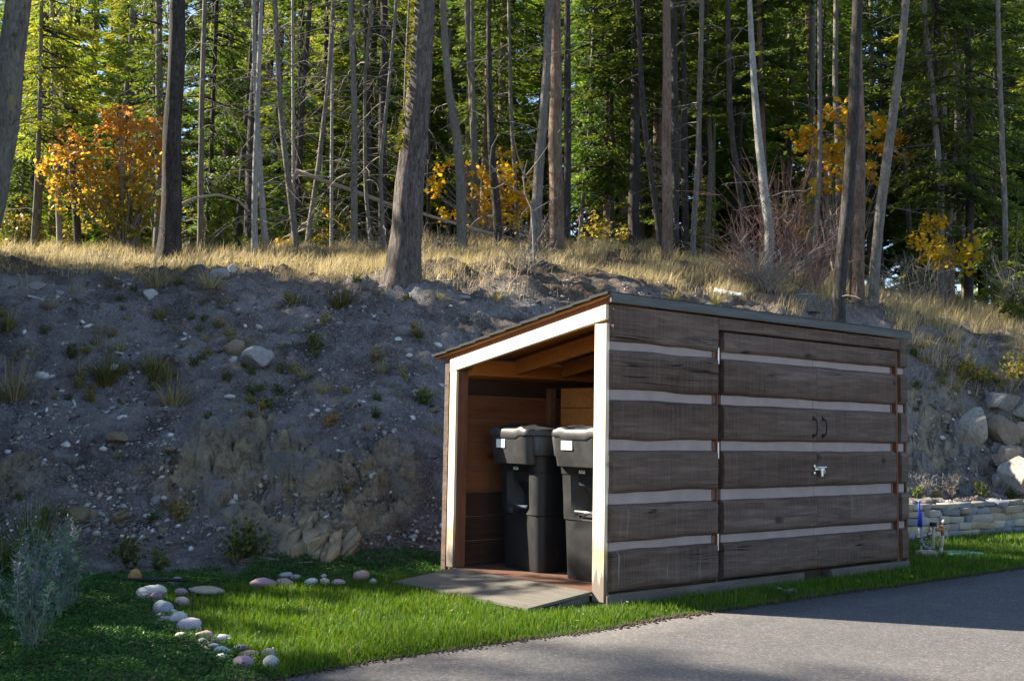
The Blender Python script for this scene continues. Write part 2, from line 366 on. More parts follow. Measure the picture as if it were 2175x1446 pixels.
M['bark_red'] = barkmat('bark_red', (0.0704, 0.043, 0.0313), (0.1877, 0.129, 0.0938), (0.2972, 0.2268, 0.1799), 1.0)
M['bark_lichen'] = barkmat('bark_lichen', (0.0675, 0.06, 0.0525), (0.1575, 0.1425, 0.1237), (0.2475, 0.2325, 0.2025), 1.0, (0.30, 0.26, 0.06))
M['twig_grey'] = simple('twig_grey', (0.20, 0.175, 0.15), 0.9, 0.3, 30)
M['twig_red'] = simple('twig_red', (0.20, 0.11, 0.09), 0.7, 0.3, 30)
M['dead_wood'] = simple('dead_wood', (0.30, 0.25, 0.20), 0.9, 0.35, 14, 0.4, (8, 8, 1))
M['white_wood'] = simple('bleached_wood', (0.60, 0.58, 0.54), 0.8, 0.15, 14, 0.3)
M['fir'] = leafmat('fir_needles', [(0.0, (0.045, 0.085, 0.022)), (0.5, (0.085, 0.14, 0.032)), (1.0, (0.17, 0.21, 0.05))], 0.52)
M['larch'] = leafmat('larch_needles', [(0.0, (0.125, 0.19, 0.03)), (0.5, (0.21, 0.27, 0.045)), (1.0, (0.34, 0.34, 0.065))], 0.58)
M['maple_orange'] = leafmat('maple_orange_leaves', [(0.0, (0.20, 0.22, 0.025)), (0.35, (0.50, 0.38, 0.06)), (0.7, (0.60, 0.33, 0.09)), (1.0, (0.56, 0.22, 0.12))], 0.55, 0.08, (1.2, 1.05, 0.6))
M['maple_yellow'] = leafmat('maple_yellow_leaves', [(0.0, (0.42, 0.42, 0.03)), (0.5, (0.72, 0.54, 0.04)), (1.0, (0.70, 0.36, 0.07))], 0.58, 0.08, (1.2, 1.05, 0.6))
M['shrub_green'] = leafmat('shrub_leaves', [(0.0, (0.04, 0.075, 0.02)), (0.5, (0.08, 0.12, 0.025)), (1.0, (0.17, 0.17, 0.035))], 0.4, 0.15)
M['shrub_yellow'] = leafmat('shrub_yellow_leaves', [(0.0, (0.12, 0.14, 0.03)), (0.5, (0.27, 0.25, 0.05)), (1.0, (0.40, 0.24, 0.07))], 0.4, 0.15)
M['lawn'] = leafmat('lawn_blades', [(0.0, (0.035, 0.090, 0.006)), (0.6, (0.090, 0.165, 0.010)), (0.93, (0.155, 0.21, 0.018)), (1.0, (0.25, 0.22, 0.10))], 0.4, 0.0, (1.25, 1.2, 0.5))
M['cover'] = leafmat('ground_cover_leaves', [(0.0, (0.020, 0.075, 0.014)), (0.6, (0.045, 0.125, 0.018)), (1.0, (0.09, 0.18, 0.03))], 0.3, 0.0)
M['dry'] = leafmat('dry_blades', [(0.0, (0.11, 0.115, 0.035)), (0.3, (0.26, 0.225, 0.095)), (0.7, (0.44, 0.37, 0.21)), (1.0, (0.56, 0.49, 0.33))], 0.4, 0.1, (1.1, 1.05, 0.85))
M['tuft'] = leafmat('tuft_blades', [(0.0, (0.06, 0.085, 0.02)), (0.5, (0.15, 0.14, 0.04)), (1.0, (0.32, 0.25, 0.11))], 0.35, 0.2, (1.1, 1.05, 0.8))
M['sage'] = leafmat('sage_leaves', [(0.0, (0.055, 0.115, 0.075)), (0.5, (0.10, 0.18, 0.125)), (1.0, (0.20, 0.28, 0.20))], 0.25, 0.1, (1.05, 1.1, 0.9))
M['sage_flower'] = leafmat('sage_flowers', [(0.0, (0.20, 0.16, 0.30)), (1.0, (0.40, 0.34, 0.50))], 0.25, 0.1, (1, 1, 1))
M['reed'] = leafmat('reed_blades', [(0.0, (0.03, 0.075, 0.025)), (0.6, (0.07, 0.12, 0.03)), (1.0, (0.30, 0.22, 0.09))], 0.3, 0.1)
M['moss'] = leafmat('moss_tufts', [(0.0, (0.06, 0.075, 0.012)), (1.0, (0.17, 0.17, 0.025))], 0.3, 0.1)
M['blue_paint'] = simple('blue_tape', (0.02, 0.04, 0.42), 0.5, 0.2, 20)
M['pipe_grey'] = simple('galvanised_pipe', (0.17, 0.20, 0.25), 0.5, 0.2, 20, 0, metal=0.3)
M['pipe_tan'] = simple('tan_pipe', (0.42, 0.36, 0.28), 0.6, 0.2, 20)
M['brass'] = simple('rusty_brass', (0.36, 0.16, 0.06), 0.55, 0.4, 25, 0, metal=0.3)
M['green_lid'] = simple('green_plastic', (0.09, 0.24, 0.17), 0.55, 0.12, 10)

def _hill():
    m, nt, b = newmat('bank_soil'); v = coords(nt, 'Object')
    big = noise(nt, v, 0.75, 5, 0.62, 0.8); mid = noise(nt, v, 3.5, 8, 0.7, 0.5); fine = noise(nt, v, 38, 6, 0.8); f2 = noise(nt, v, 110, 4, 0.8); pm = noise(nt, v, 1.7, 6, 0.72, 1.0)
    silt = ramp(nt, mid, [(0.3, (0.17, 0.145, 0.136)), (0.5, (0.315, 0.280, 0.268)), (0.72, (0.48, 0.445, 0.432))])
    humus = ramp(nt, mid, [(0.3, (0.035, 0.024, 0.018)), (0.55, (0.085, 0.060, 0.047)), (0.75, (0.15, 0.115, 0.095))])
    hm = ramp(nt, math_n(nt, 'ADD', math_n(nt, 'MULTIPLY', big, 0.55), math_n(nt, 'MULTIPLY', pm, 0.45)), [(0.475, 0.0), (0.575, 1.0)])
    c = mixc(nt, hm, silt, humus)
    # loose grit: pale and dark crumbs, thicker in some places
    grit = ramp(nt, math_n(nt, 'ADD', math_n(nt, 'MULTIPLY', fine, 0.62), math_n(nt, 'MULTIPLY', f2, 0.38)), [(0.38, (0.012, 0.010, 0.009)), (0.47, (0.09, 0.073, 0.066)), (0.56, (0.27, 0.25, 0.24)), (0.66, (0.66, 0.645, 0.63))])
    zone = ramp(nt, noise(nt, v, 1.3, 5, 0.65, 0.6), [(0.36, 0.38), (0.60, 0.90)]); c = mixc(nt, zone, c, mixc(nt, 0.30, grit, c))
    vo = voro(nt, v, 34); c = mixc(nt, math_n(nt, 'MULTIPLY', zone, ramp(nt, vo, [(0.14, 1.0), (0.24, 0.0)])), c, (0.40, 0.38, 0.36))
    vo2 = voro(nt, v, 14); c = mixc(nt, math_n(nt, 'MULTIPLY', zone, ramp(nt, vo2, [(0.10, 1.0), (0.15, 0.0)])), c, (0.46, 0.44, 0.41))
    # bedrock where it breaks out of the bank
    at_ = nt.nodes.new('ShaderNodeAttribute'); at_.attribute_name = 'bedrock'
    rk = ramp(nt, noise(nt, v, 9, 6, 0.7, 0.6), [(0.32, (0.06, 0.046, 0.034)), (0.44, (0.27, 0.215, 0.135)), (0.58, (0.42, 0.345, 0.225)), (0.75, (0.50, 0.46, 0.38))])
    rk = mixc(nt, ramp(nt, noise(nt, v, 2.3, 4), [(0.50, 0), (0.60, 0.7)]), rk, (0.22, 0.225, 0.235))
    c = mixc(nt, ramp(nt, math_n(nt, 'ADD', at_.outputs['Fac'], math_n(nt, 'MULTIPLY', math_n(nt, 'SUBTRACT', pm, 0.5), 1.4)), [(0.32, 0.0), (0.85, 0.85)]), c, rk)
    # forest litter above the crest
    sp = nt.nodes.new('ShaderNodeSeparateXYZ'); tc = nt.nodes.new('ShaderNodeTexCoord'); nt.links.new(tc.outputs['Object'], sp.inputs[0])
    zz = math_n(nt, 'ADD', sp.outputs['Z'], math_n(nt, 'MULTIPLY', math_n(nt, 'SUBTRACT', big, 0.5), 1.6))
    lit = ramp(nt, math_n(nt, 'MULTIPLY', zz, 0.25), [(0.64, 0), (0.78, 0.85)])
    c = mixc(nt, lit, c, ramp(nt, fine, [(0.35, (0.045, 0.03, 0.02)), (0.6, (0.14, 0.10, 0.065)), (0.8, (0.28, 0.22, 0.15))]))
    nt.links.new(c, b.inputs['Base Color']); b.inputs['Roughness'].default_value = 0.95; b.inputs['Specular IOR Level'].default_value = 0.1
    hgt = math_n(nt, 'ADD', math_n(nt, 'MULTIPLY', mid, 1.2), math_n(nt, 'ADD', math_n(nt, 'MULTIPLY', fine, 0.6), math_n(nt, 'MULTIPLY', vo, -0.3)))
    bumpn(nt, hgt, 1.0, 0.06, b); return m
M['hill'] = _hill()
def _asphalt():
    m, nt, b = newmat('asphalt'); v = coords(nt, 'Object')
    big = noise(nt, v, 0.7, 5, 0.6); vo = voro(nt, v, 105, 'F1', 1); fine = noise(nt, v, 260, 4, 0.7)
    sepc = nt.nodes.new('ShaderNodeSeparateColor'); nt.links.new(vo, sepc.inputs[0])
    c = ramp(nt, sepc.outputs[0], [(0.0, (0.0607, 0.0594, 0.0621)), (0.5, (0.1242, 0.1188, 0.1174)), (0.86, (0.2093, 0.1998, 0.1958)), (0.95, (0.2565, 0.2228, 0.1958)), (1.0, (0.459, 0.3645, 0.297))])
    c = mixc(nt, 0.45, c, ramp(nt, fine, [(0.38, (0.0297, 0.0297, 0.0324)), (0.52, (0.1188, 0.1148, 0.1148)), (0.66, (0.27, 0.2565, 0.2497))]))
    md = noise(nt, v, 28, 5, 0.75); c = mixc(nt, ramp(nt, md, [(0.5, 0), (0.7, 0.45)]), c, (0.0607, 0.0594, 0.0621))
    c = mixc(nt, ramp(nt, big, [(0.35, 0.25), (0.65, 0)]), c, (0.0743, 0.0702, 0.0702))
    dust = noise(nt, v, 2.0, 6, 0.7)
    c = mixc(nt, ramp(nt, dust, [(0.5, 0), (0.8, 0.35)]), c, (0.2295, 0.2093, 0.189))
    nt.links.new(c, b.inputs['Base Color']); b.inputs['Roughness'].default_value = 0.85; b.inputs['Specular IOR Level'].default_value = 0.3
    bumpn(nt, math_n(nt, 'ADD', sepc.outputs[0], fine), 0.9, 0.006, b); return m
M['asphalt'] = _asphalt()
def _soil():
    m, nt, b = newmat('lawn_soil'); v = coords(nt, 'Object'); n = noise(nt, v, 25, 6, 0.7)
    nt.links.new(ramp(nt, n, [(0.3, (0.022, 0.026, 0.012)), (0.55, (0.045, 0.055, 0.02)), (0.8, (0.10, 0.08, 0.05))]), b.inputs['Base Color'])
    b.inputs['Roughness'].default_value = 1.0; bumpn(nt, n, 0.6, 0.02, b); return m
M['soil'] = _soil()

# ================================================================ SETTING
def build_ground():
    xs = np.concatenate([-np.geomspace(700, 9.2, 34), np.concatenate([np.arange(-9, -4.6, 0.055), np.arange(-4.6, -0.2, 0.026), np.arange(-0.2, 4.4, 0.06), np.arange(4.4, 7.6, 0.032), np.arange(7.6, 9.5, 0.06)]), np.geomspace(9.6, 700, 34)])
    ys = np.concatenate([[-700, -200, -60, -20, -6, 0, 2, 3.5], np.arange(4.4, 8.2, 0.2), np.arange(8.2, 10.6, 0.026), np.arange(10.6, 15.8, 0.045), np.arange(15.8, 24, 0.12), np.geomspace(24.2, 900, 40)])
    X, Y = np.meshgrid(xs, ys); Z = h(X, Y)
    # small crumbs and ribs of the bare bank
    m = sstep(0.15, 0.6, Z)*(1-sstep(3.2, 4.0, Z))
    rk = np.abs(fbm(X*3.2 + Y*1.5, Y*3.2 + Z*4, 21, 3)); Z = Z + m*(rk*0.15) + m*fbm(X*18, Y*18, 31, 2)*0.030
    # bedrock breaking out low on the bank: stepped, fractured blocks along a slanting bedding
    def cells(u, v, seed):
        iu, iv = np.floor(u), np.floor(v); d1 = np.full(u.shape, 9.0); d2 = d1.copy(); val = np.zeros(u.shape)
        for a in (-1, 0, 1):
            for b in (-1, 0, 1):
                cu, cv = iu+a, iv+b; du = cu+_hash(cu, cv, seed)-u; dv = cv+_hash(cu, cv, seed+1)-v; d = du*du+dv*dv; rv = _hash(cu, cv, seed+2); gu = _hash(cu, cv, seed+3)-0.5; gv = _hash(cu, cv, seed+4)-0.5
                hgt = rv + 0.9*(du*gu+dv*gv); near = d < d1; d2 = np.where(near, d1, np.minimum(d2, d)); val = np.where(near, hgt, val); d1 = np.minimum(d1, d)
        return val, np.sqrt(d2)-np.sqrt(d1)
    bed = np.zeros_like(Z)
    for (cx_, cz_, rx_, rz_, k_) in ((-2.3, 0.65, 0.9, 0.42, 1.0), (-1.75, 0.35, 0.75, 0.45, 1.0), (-1.2, 0.55, 0.55, 0.5, 0.8), (-2.5, 0.98, 0.5, 0.24, 0.8), (5.4, 1.2, 1.1, 0.9, 0.75), (-4.1, 0.6, 0.35, 0.25, 0.6)):
        bed = np.maximum(bed, k_*(1-sstep(0.55, 1.15, np.sqrt(((X-cx_)/rx_)**2+((Z-cz_)/rz_)**2))))
    bed = bed*sstep(0.05, 0.2, Z)
    ca_, sa_ = math.cos(0.7), math.sin(0.7); T_ = Z*1.3 + (Y-9)*0.25; U_ = (X*ca_+T_*sa_); W_ = (-X*sa_+T_*ca_)
    v1, e1 = cells(U_*2.6, W_*6.0, 11); v2, e2 = cells(U_*6.5, W_*12.0, 29)
    Z = Z + bed*((v1-0.4)*0.24 + (v2-0.5)*0.09 - 0.085*(1-sstep(0.0, 0.15, e1)) - 0.035*(1-sstep(0.0, 0.2, e2)))
    Z = Z - 0.02*(1-sstep(0.0, 0.2, Z))
    nx, ny = len(xs), len(ys); idx = np.arange(nx*ny).reshape(ny, nx)
    F = np.stack([idx[:-1, :-1], idx[:-1, 1:], idx[1:, 1:], idx[1:, :-1]], -1).reshape(-1, 4)
    bedv = bed.reshape(-1)
    me = mesh_np('ground', np.stack([X, Y, Z], -1).reshape(-1, 3), [F], M['hill'], smooth=True)
    a_ = me.attributes.new('bedrock', 'FLOAT', 'POINT'); a_.data.foreach_set('value', bedv.astype(np.float32)); fb = bedv[F].mean(1) if True else 0; me.polygons.foreach_set('use_smooth', fb < 0.30)
    tag(link('ground', me), kind='structure')
build_ground()

# driveway: kerbless asphalt; its far edge runs along the lawn
EDGE = np.array([(-14, -3.5), (-5, 1.2), (-2.2, 3.4), (-0.97, 4.76), (-0.60, 5.18), (0.06, 5.72), (0.55, 6.10), (0.9, 6.47), (1.19, 6.72), (1.93, 7.36), (3.05, 8.3), (4.32, 9.36), (6.5, 11.0), (10, 13.0), (30, 22)])
def edge_y(x): return np.interp(x, EDGE[:, 0], EDGE[:, 1]) + 0.03*fbm(np.asarray(x)*2.2, np.asarray(x)*0+1, 61, 4)
def build_drive():
    xs = np.concatenate([np.linspace(-14, -1.3, 30), np.arange(-1.3, 5.0, 0.04), np.linspace(5, 30, 30)])
    ye = edge_y(xs); rows = [ye, ye-0.02]; zs = [np.full_like(xs, -0.028), np.full_like(xs, 0.002)]
    for t in (0.5, 2, 4, 8, 20): rows.append(ye-t); zs.append(np.full_like(xs, 0.004))
    V = np.concatenate([np.stack([xs, r, z], -1) for r, z in zip(rows, zs)]); n = len(xs)
    idx = np.arange(len(V)).reshape(len(rows), n)
    F = np.stack([idx[1:, :-1], idx[1:, 1:], idx[:-1, 1:], idx[:-1, :-1]], -1).reshape(-1, 4)
    tag(link('driveway', mesh_np('driveway', V, [F], M['asphalt'], smooth=False)), kind='structure')
build_drive()
# border of pebbles between lawn and ground cover; lawn lies right of it
BORD = np.array([(4.4, -0.95), (4.79, -0.97), (5.1, -1.12), (5.6, -1.5), (6.41, -1.88), (6.9, -2.12), (7.35, -2.05)])   # y -> x
def border_x(y): return np.interp(y, BORD[:, 0], BORD[:, 1])
def is_lawn(x, y):
    back = np.interp(x, [-2.1, -1.5, -0.9, -0.55, 0.4, 2.3, 3.3, 3.6, 6.6, 12], [7.35, 7.55, 7.85, 8.2, 8.8, 10.2, 10.6, 11.15, 13.42, 17]) 
    return (y > edge_y(x)) & (x > border_x(y)) & (y < back)
SN = np.array([0.6107, 6.9092]); SYAW = 0.699308
SA = np.array([math.cos(SYAW), math.sin(SYAW)]); SB = np.array([-SA[1], SA[0]])
def shed_ij(x, y):
    dx, dy = x-SN[0], y-SN[1]; return dx*SA[0]+dy*SA[1], dx*SB[0]+dy*SB[1]
def in_shed(x, y, m=0.0):
    i, j = shed_ij(x, y)
    body = (i > -m) & (i < 3.44+m) & (j > -m) & (j < 1.68+m)
    rmp = (i > -0.5-m) & (i <= 0.1) & (j > 0.10-m) & (j < 1.5+m)
    return body | rmp
def build_lawn_sheet():
    xs = np.arange(-2.6, 12, 0.08); ys = np.arange(4.4, 17, 0.08)
    X, Y = np.meshgrid(xs, ys); nx, ny = X.shape[1], X.shape[0]; idx = np.arange(nx*ny).reshape(ny, nx)
    F = np.stack([idx[:-1, :-1], idx[:-1, 1:], idx[1:, 1:], idx[1:, :-1]], -1).reshape(-1, 4)
    cx = X.reshape(-1)[F].mean(1); cy = Y.reshape(-1)[F].mean(1); F = F[is_lawn(cx, cy) & (cy > edge_y(cx)+0.05)]
    Z = 0.0 + 0.012*fbm(X*1.5, Y*1.5, 71, 3)
    tag(link('lawn', mesh_np('lawn', np.stack([X, Y, Z], -1).reshape(-1, 3), [F], M['soil'], smooth=True)), kind='structure')
build_lawn_sheet()

# ================================================================ SHED
shed = empty('storage_shed', (SN[0], SN[1], 0), SYAW, 'low slant-roofed timber shed of weathered brown planks with pale chinking, open at its left end', 'shed')
def plank_mesh(name, i0, i1, zb, zt, mat, parent, yb=0.032, yf=-0.030, seed=0, wave=0.0095, flat_top=False, flat_bot=False, ends=0.018, lower=None):
    """live-edge plank: wavy long edges, chamfered towards the front; lower(i) replaces the bottom line"""
    n = max(6, int((i1-i0)/0.030)); I = np.linspace(i0, i1, n)
    wt = 0 if flat_top else 1; wb = 0 if flat_bot else 1
    top = zt + wt*wave*(fbm(I*3.1, I*0+seed*3.7, seed+100, 3)); bot = zb + wb*wave*1.4*(fbm(I*2.6, I*0+seed*5.1, seed+200, 3))
    if lower is not None: bot = np.array([lower(i, b) for i, b in zip(I, bot)])
    prof = [(0.0, yb, 'b'), (0.0, -0.004, 'b'), (0.010, yf+0.010, 'b'), (0.022, yf+0.001, 'b')] 
    rows = []
    for dz, y, _ in prof: rows.append((bot+dz*(0.35 if flat_bot else 1), np.full(n, y)))
    K = 9
    for k in range(1, K): 
        t = k/K; zz = (bot+0.030)*(1-t) + (top-0.034)*t
        rows.append((zz, yf + 0.0065*fbm(I*5, zz*16+seed, seed+300, 4)))
    for dz, y in [(0.026, yf+0.001), (0.012, yf+0.012), (0.0, -0.001), (0.0, yb)]: rows.append((top-dz*(0.2 if flat_top else 1), np.full(n, y)))
    R = len(rows); V = np.zeros((R, n, 3))
    for r, (zz, yy) in enumerate(rows):
        V[r, :, 0] = I; V[r, :, 1] = yy; V[r, :, 2] = zz
    if ends:      # the cut ends lean back a little
        front = np.clip((0.02-V[:, :, 1])/0.04, 0, 1)
        V[:, 0, 0] += ends*0.35*front[:, 0]; V[:, -1, 0] -= ends*0.35*front[:, -1]
    idx = np.arange(R*n).reshape(R, n)
    F = np.stack([idx[:-1, :-1], idx[:-1, 1:], idx[1:, 1:], idx[1:, :-1]], -1).reshape(-1, 4)
    Fb = np.stack([idx[-1, :-1], idx[-1, 1:], idx[0, 1:], idx[0, :-1]], -1)
    me = bpy.data.meshes.new(name)
    me.from_pydata(V.reshape(-1, 3).tolist(), [], F.tolist() + Fb.tolist() + [tuple(idx[::-1, 0]), tuple(idx[:, -1])]); me.update()
    me.polygons.foreach_set('use_smooth', [True]*len(me.polygons)); me.set_sharp_from_angle(angle=rad(38))
    me.materials.append(mat); return link(name, me, parent)

ROWS = [(1.630, 1.866), (1.332, 1.583), (1.018, 1.269), (0.694, 0.952), (0.386, 0.620), (0.086, 0.333)]     # plank bottoms and tops, from the top down
L_END, D0, DM, D1, R0, R1 = 1.03, 1.088, 2.165, 3.256, 3.33, 3.441
def lower0(i, b): return b if (i < L_END or i > R0) else 1.772
plank_mesh('plank', 0.0, L_END, *ROWS[0], M['plank'], shed, seed=1, flat_top=True)
plank_mesh('plank', L_END+0.002, R0-0.002, 1.775, 1.866, M['plank'], shed, seed=2, flat_top=True, flat_bot=True, ends=0)
plank_mesh('plank', R0, R1, *ROWS[0], M['plank'], shed, seed=3, flat_top=True)
for k, (zb, zt) in enumerate(ROWS[1:]):
    plank_mesh('plank', 0.0 + 0.004*((k*7) % 3), L_END, zb, zt, M['plank'], shed, seed=10+k)
    plank_mesh('plank', R0, R1 - 0.004*((k*5) % 3), zb, zt, M['plank'], shed, seed=20+k)
GAPS = [(ROWS[k+1][1], ROWS[k][0]) for k in range(5)]
for zb, zt in GAPS:
    boxo('chinking', M['chink'], shed, 0.005, L_END-0.036, 0.004, 0.030, zb-0.03, zt+0.03)
    boxo('chinking', M['chink'], shed, R0+0.002, R1-0.02, 0.004, 0.030, zb-0.03, zt+0.03)
    boxo('trim_block', M['jamb'], shed, L_END-0.034, L_END-0.001, 0.000, 0.030, zb+0.002, zt-0.002)
boxo('sheathing', M['jamb'], shed, 0.002, L_END, 0.034, 0.048, 0.075, 1.86); boxo('sheathing', M['ply'], shed, R0-0.01, R1-0.02, 0.034, 0.048, 0.07, 1.86)
boxo('sheathing', M['ply'], shed, L_END+0.001, R0-0.011, 0.034, 0.048, 1.79, 1.86)
boxo('jamb', M['jamb'], shed, L_END+0.002, L_END+0.012, -0.010, 0.033, 0.076, 1.772); boxo('jamb', M['jamb'], shed, L_END+0.013, D0-0.004, 0.036, 0.12, 0.076, 1.772)
boxo('jamb', M['jamb'], shed, D1+0.004, R0-0.030, 0.036, 0.12, 0.076, 1.772); boxo('jamb', M['jamb'], shed, R0-0.028, R0-0.002, -0.004, 0.033, 0.076, 1.772)

def door(i0, i1, hinge_left, seed):
    d = boxo('door', M['jamb'], shed, i0+0.004, i1-0.002, 0.040, 0.075, 0.085, 1.766)
    for k, (zb, zt) in enumerate(ROWS):
        zt2 = 1.768 if k == 0 else zt
        plank_mesh('plank', i0+(0.0 if hinge_left else 0.0015), i1-(0.0015 if hinge_left else 0.0), zb, zt2, M['plank'], d, yb=0.038, seed=40+k+0*seed, flat_top=(k == 0), wave=0.006, ends=0.0)
    for zb, zt in GAPS:
        a = i0 if hinge_left else i0+0.002; b = i1-0.002 if hinge_left else i1-0.026
        boxo('chinking', M['chink'], d, a+(0.006 if hinge_left else 0), b, 0.005, 0.036, zb-0.03, zt+0.03)
        if not hinge_left: boxo('trim_block', M['jamb'], d, i1-0.025, i1-0.002, 0.002, 0.036, zb+0.002, zt-0.002)
    x = i1-0.045 if hinge_left else i0+0.075
    hd = MB(); zc = 1.13; pts = []
    for t in np.linspace(0, math.pi, 11): pts.append((x, -0.036-0.030*math.sin(t)**0.7, zc-0.062*math.cos(t)))
    hd.tube(pts, [0.0065]+[0.0055]*9+[0.0065], 8)
    for s in (-1, 1): hd.box(x-0.011, x+0.011, -0.038, -0.029, zc+s*0.066-0.016, zc+s*0.066+0.016)
    hd.build('handle', M['black_metal'], d, smooth=False)
    if hinge_left:
        for z in (1.60, 0.955, 0.34):
            g = MB().tube([(i0-0.048, -0.016, z-0.055), (i0-0.048, -0.016, z+0.055)], 0.006, 8)
            g.box(i0-0.050, i0-0.046, -0.012, 0.03, z-0.05, z+0.05); g.build('hinge', M['zinc'], d)
    else:
        lt = MB(); x0 = i0+0.005; z = 0.822
        lt.box(x0-0.045, x0+0.075, -0.042, -0.030, z-0.010, z+0.018).tube([(x0-0.03, -0.050, z+0.012), (x0+0.085, -0.050, z+0.012)], 0.007, 8)
        lt.box(x0+0.005, x0+0.028, -0.062, -0.042, z-0.055, z+0.006).tube([(x0+0.05, -0.046, z-0.03), (x0+0.072, -0.046, z-0.03), (x0+0.072, -0.046, z-0.012), (x0+0.05, -0.046, z-0.012)], 0.004, 6)
        for zz in (0.022, -0.028): lt.tube([(x0-0.052, -0.030, z+zz), (x0-0.052, -0.042, z+zz)], 0.011, 10)
        lt.build('latch', M['zinc'], d, 0.001, seg=1)
    return d
door(D0, DM, True, 1); door(DM, D1, False, 2)

# skids under the front, with a gap; a dark cross skid shows in it
boxo('sill', M['sill'], shed, -0.012, 2.02, -0.022, 0.10, -0.03, 0.072, 0.006)
boxo('sill', M['sill'], shed, 2.35, 3.46, -0.022, 0.10, -0.03, 0.072, 0.006)
boxo('skid', M['inner_dark'], shed, 2.03, 2.34, 0.05, 1.6, -0.03, 0.070, 0.004)
boxo('floor', M['floor'], shed, 0.0, 3.42, 0.101, 1.655, 0.045, 0.0745)
boxo('skid', M['sill'], shed, 0.01, 3.4, 1.58, 1.66, -0.03, 0.044)

# end frame of unpainted pine: near post, far post, sloping head
SL = (1.576-1.868)/1.64
def ztop(j): return 1.868 + SL*j
def slope_board(name, mat, parent, i0, i1, j0, j1, top_off, bot_off, bevel=0.0):
    V = []
    for i in (i0, i1):
        for j in (j0, j1): V += [(i, j, ztop(j)+bot_off), (i, j, ztop(j)+top_off)]
    F = [(0, 1, 3, 2), (4, 6, 7, 5), (0, 4, 5, 1), (2, 3, 7, 6), (1, 5, 7, 3), (0, 2, 6, 4)]
    return MB().add(V, F).build(name, mat, parent, bevel)
boxo('post', M['pine'], shed, -0.022, 0.02, 0.004, 0.112, 0.02, 1.745, 0.003)
boxo('inner_stud', M['jamb'], shed, 0.021, 0.09, 0.07, 0.108, 0.076, 1.74, 0.002)
bl = boxo('post', M['pine'], shed, -0.022, -0.001, 1.545, 1.622, 0.076, 1.492, 0.002)
boxo('inner_stud', M['jamb'], shed, 0.0, 0.09, 1.545, 1.60, 0.076, 1.49, 0.002)
slope_board('head_board', M['pine_x'], shed, -0.024, 0.014, 0.010, 1.626, -0.002, -0.094, 0.002)
slope_board('barge_board', M['jamb'], shed, -0.014, 0.02, -0.01, 1.70, 0.034, 0.000, 0.0)

# rear wall: boards seen from inside and by their ends, corner strip outside
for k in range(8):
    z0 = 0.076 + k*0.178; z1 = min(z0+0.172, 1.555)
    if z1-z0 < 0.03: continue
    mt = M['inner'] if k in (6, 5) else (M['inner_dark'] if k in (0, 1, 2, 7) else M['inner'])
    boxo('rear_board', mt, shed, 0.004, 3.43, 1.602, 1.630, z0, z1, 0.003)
boxo('rear_batten', M['chink'], shed, 0.1, 3.40, 1.618, 1.640, 0.08, 1.53)
boxo('corner_board', M['plank'], shed, -0.014, 0.10, 1.642, 1.70, 0.0, 1.55, 0.004)
for k, (zb, zt) in enumerate([(0.08, 0.32), (0.36, 0.62), (0.66, 0.93), (0.97, 1.23), (1.27, 1.53)]):
    boxo('rear_plank', M['plank'], shed, 0.101, 3.43, 1.642, 1.685, zb, zt, 0.006)
slope_board('top_plate', M['ply'], shed, 0.091, 3.42, 1.50, 1.60, -0.03, -0.135)
# partition across the shed behind the bins
for k in range(6):
    z0 = 0.076 + k*0.235; z1 = min(z0+0.23, 1.40)
    boxo('partition_board', M['inner'] if k < 4 else M['ply'], shed, 0.965, 0.985, 0.10, 1.49, z0, z1, 0.002)
boxo('stud', M['jamb'], shed, 0.91, 0.963, 1.545, 1.60, 0.076, 1.40)
boxo('front_board', M['inner'], shed, 0.08, 0.98, 0.05, 0.062, 0.076, 1.77)
for i in (0.50, 0.98, 1.6, 2.2, 2.8, 3.38):
    slope_board('rafter', M['ply'], shed, i, i+0.04, 0.064, 1.495, -0.005, -0.115)
# roof
slope_board('roof_deck', M['ply'], shed, -0.035, 3.474, -0.031, 1.79, 0.050, 0.036)
for k in range(11):
    j1 = 1.815 - k*0.168; j0 = max(j1-0.185, -0.034)
    V = []; n = 30; rr = np.random.default_rng(k)
    r = slope_board('shingle', M['shingle'], shed, -0.052-0.003*rr.random(), 3.482, j0, j1, 0.0680, 0.0515)
    for v in r.data.vertices:                     # the lower edge of each course stands proud of the course under it
        if abs(v.co.y-j1) < 1e-4: v.co.z += 0.008
    for v in r.data.vertices: v.co.z += rr.uniform(-0.001, 0.001)
boxo('fascia', M['fascia'], shed, -0.036, 3.478, -0.054, -0.0325, 1.872, 1.932, 0.003)
boxo('end_plank', M['plank'], shed, 3.445, 3.47, 0.0, 1.65, 0.05, 1.52, 0.004)

# ramp of grey plywood, leaning on the floor's edge
def shed_pt(i, j, z): p = SN + SA*i + SB*j; return (p[0], p[1], z)
rmp = empty('entry_ramp', shed_pt(-0.25, 0.8, 0), SYAW, 'grey plywood ramp leaning from the lawn up to the open shed end', 'ramp')
def wedge(name, mat, parent, j0, j1, x0, x1, zlo, zhi, th):
    V = [(x0, j0, zlo-th), (x0, j0, zlo), (x1, j0, zhi-th), (x1, j0, zhi), (x0, j1, zlo-th), (x0, j1, zlo), (x1, j1, zhi-th), (x1, j1, zhi)]
    return MB().add(V, [(0, 2, 3, 1), (4, 5, 7, 6), (0, 1, 5, 4), (2, 6, 7, 3), (1, 3, 7, 5), (0, 4, 6, 2)]).build(name, mat, parent, 0.002)
wedge('ramp_top', M['ramp'], rmp, -0.695, 0.71, -0.30, 0.226, 0.022, 0.079, 0.018)
for j in (-0.680, 0.0, 0.66): wedge('ramp_rail', M['ramp'], rmp, j, j+0.036, -0.27, 0.22, -0.012, 0.0585, 0.050)

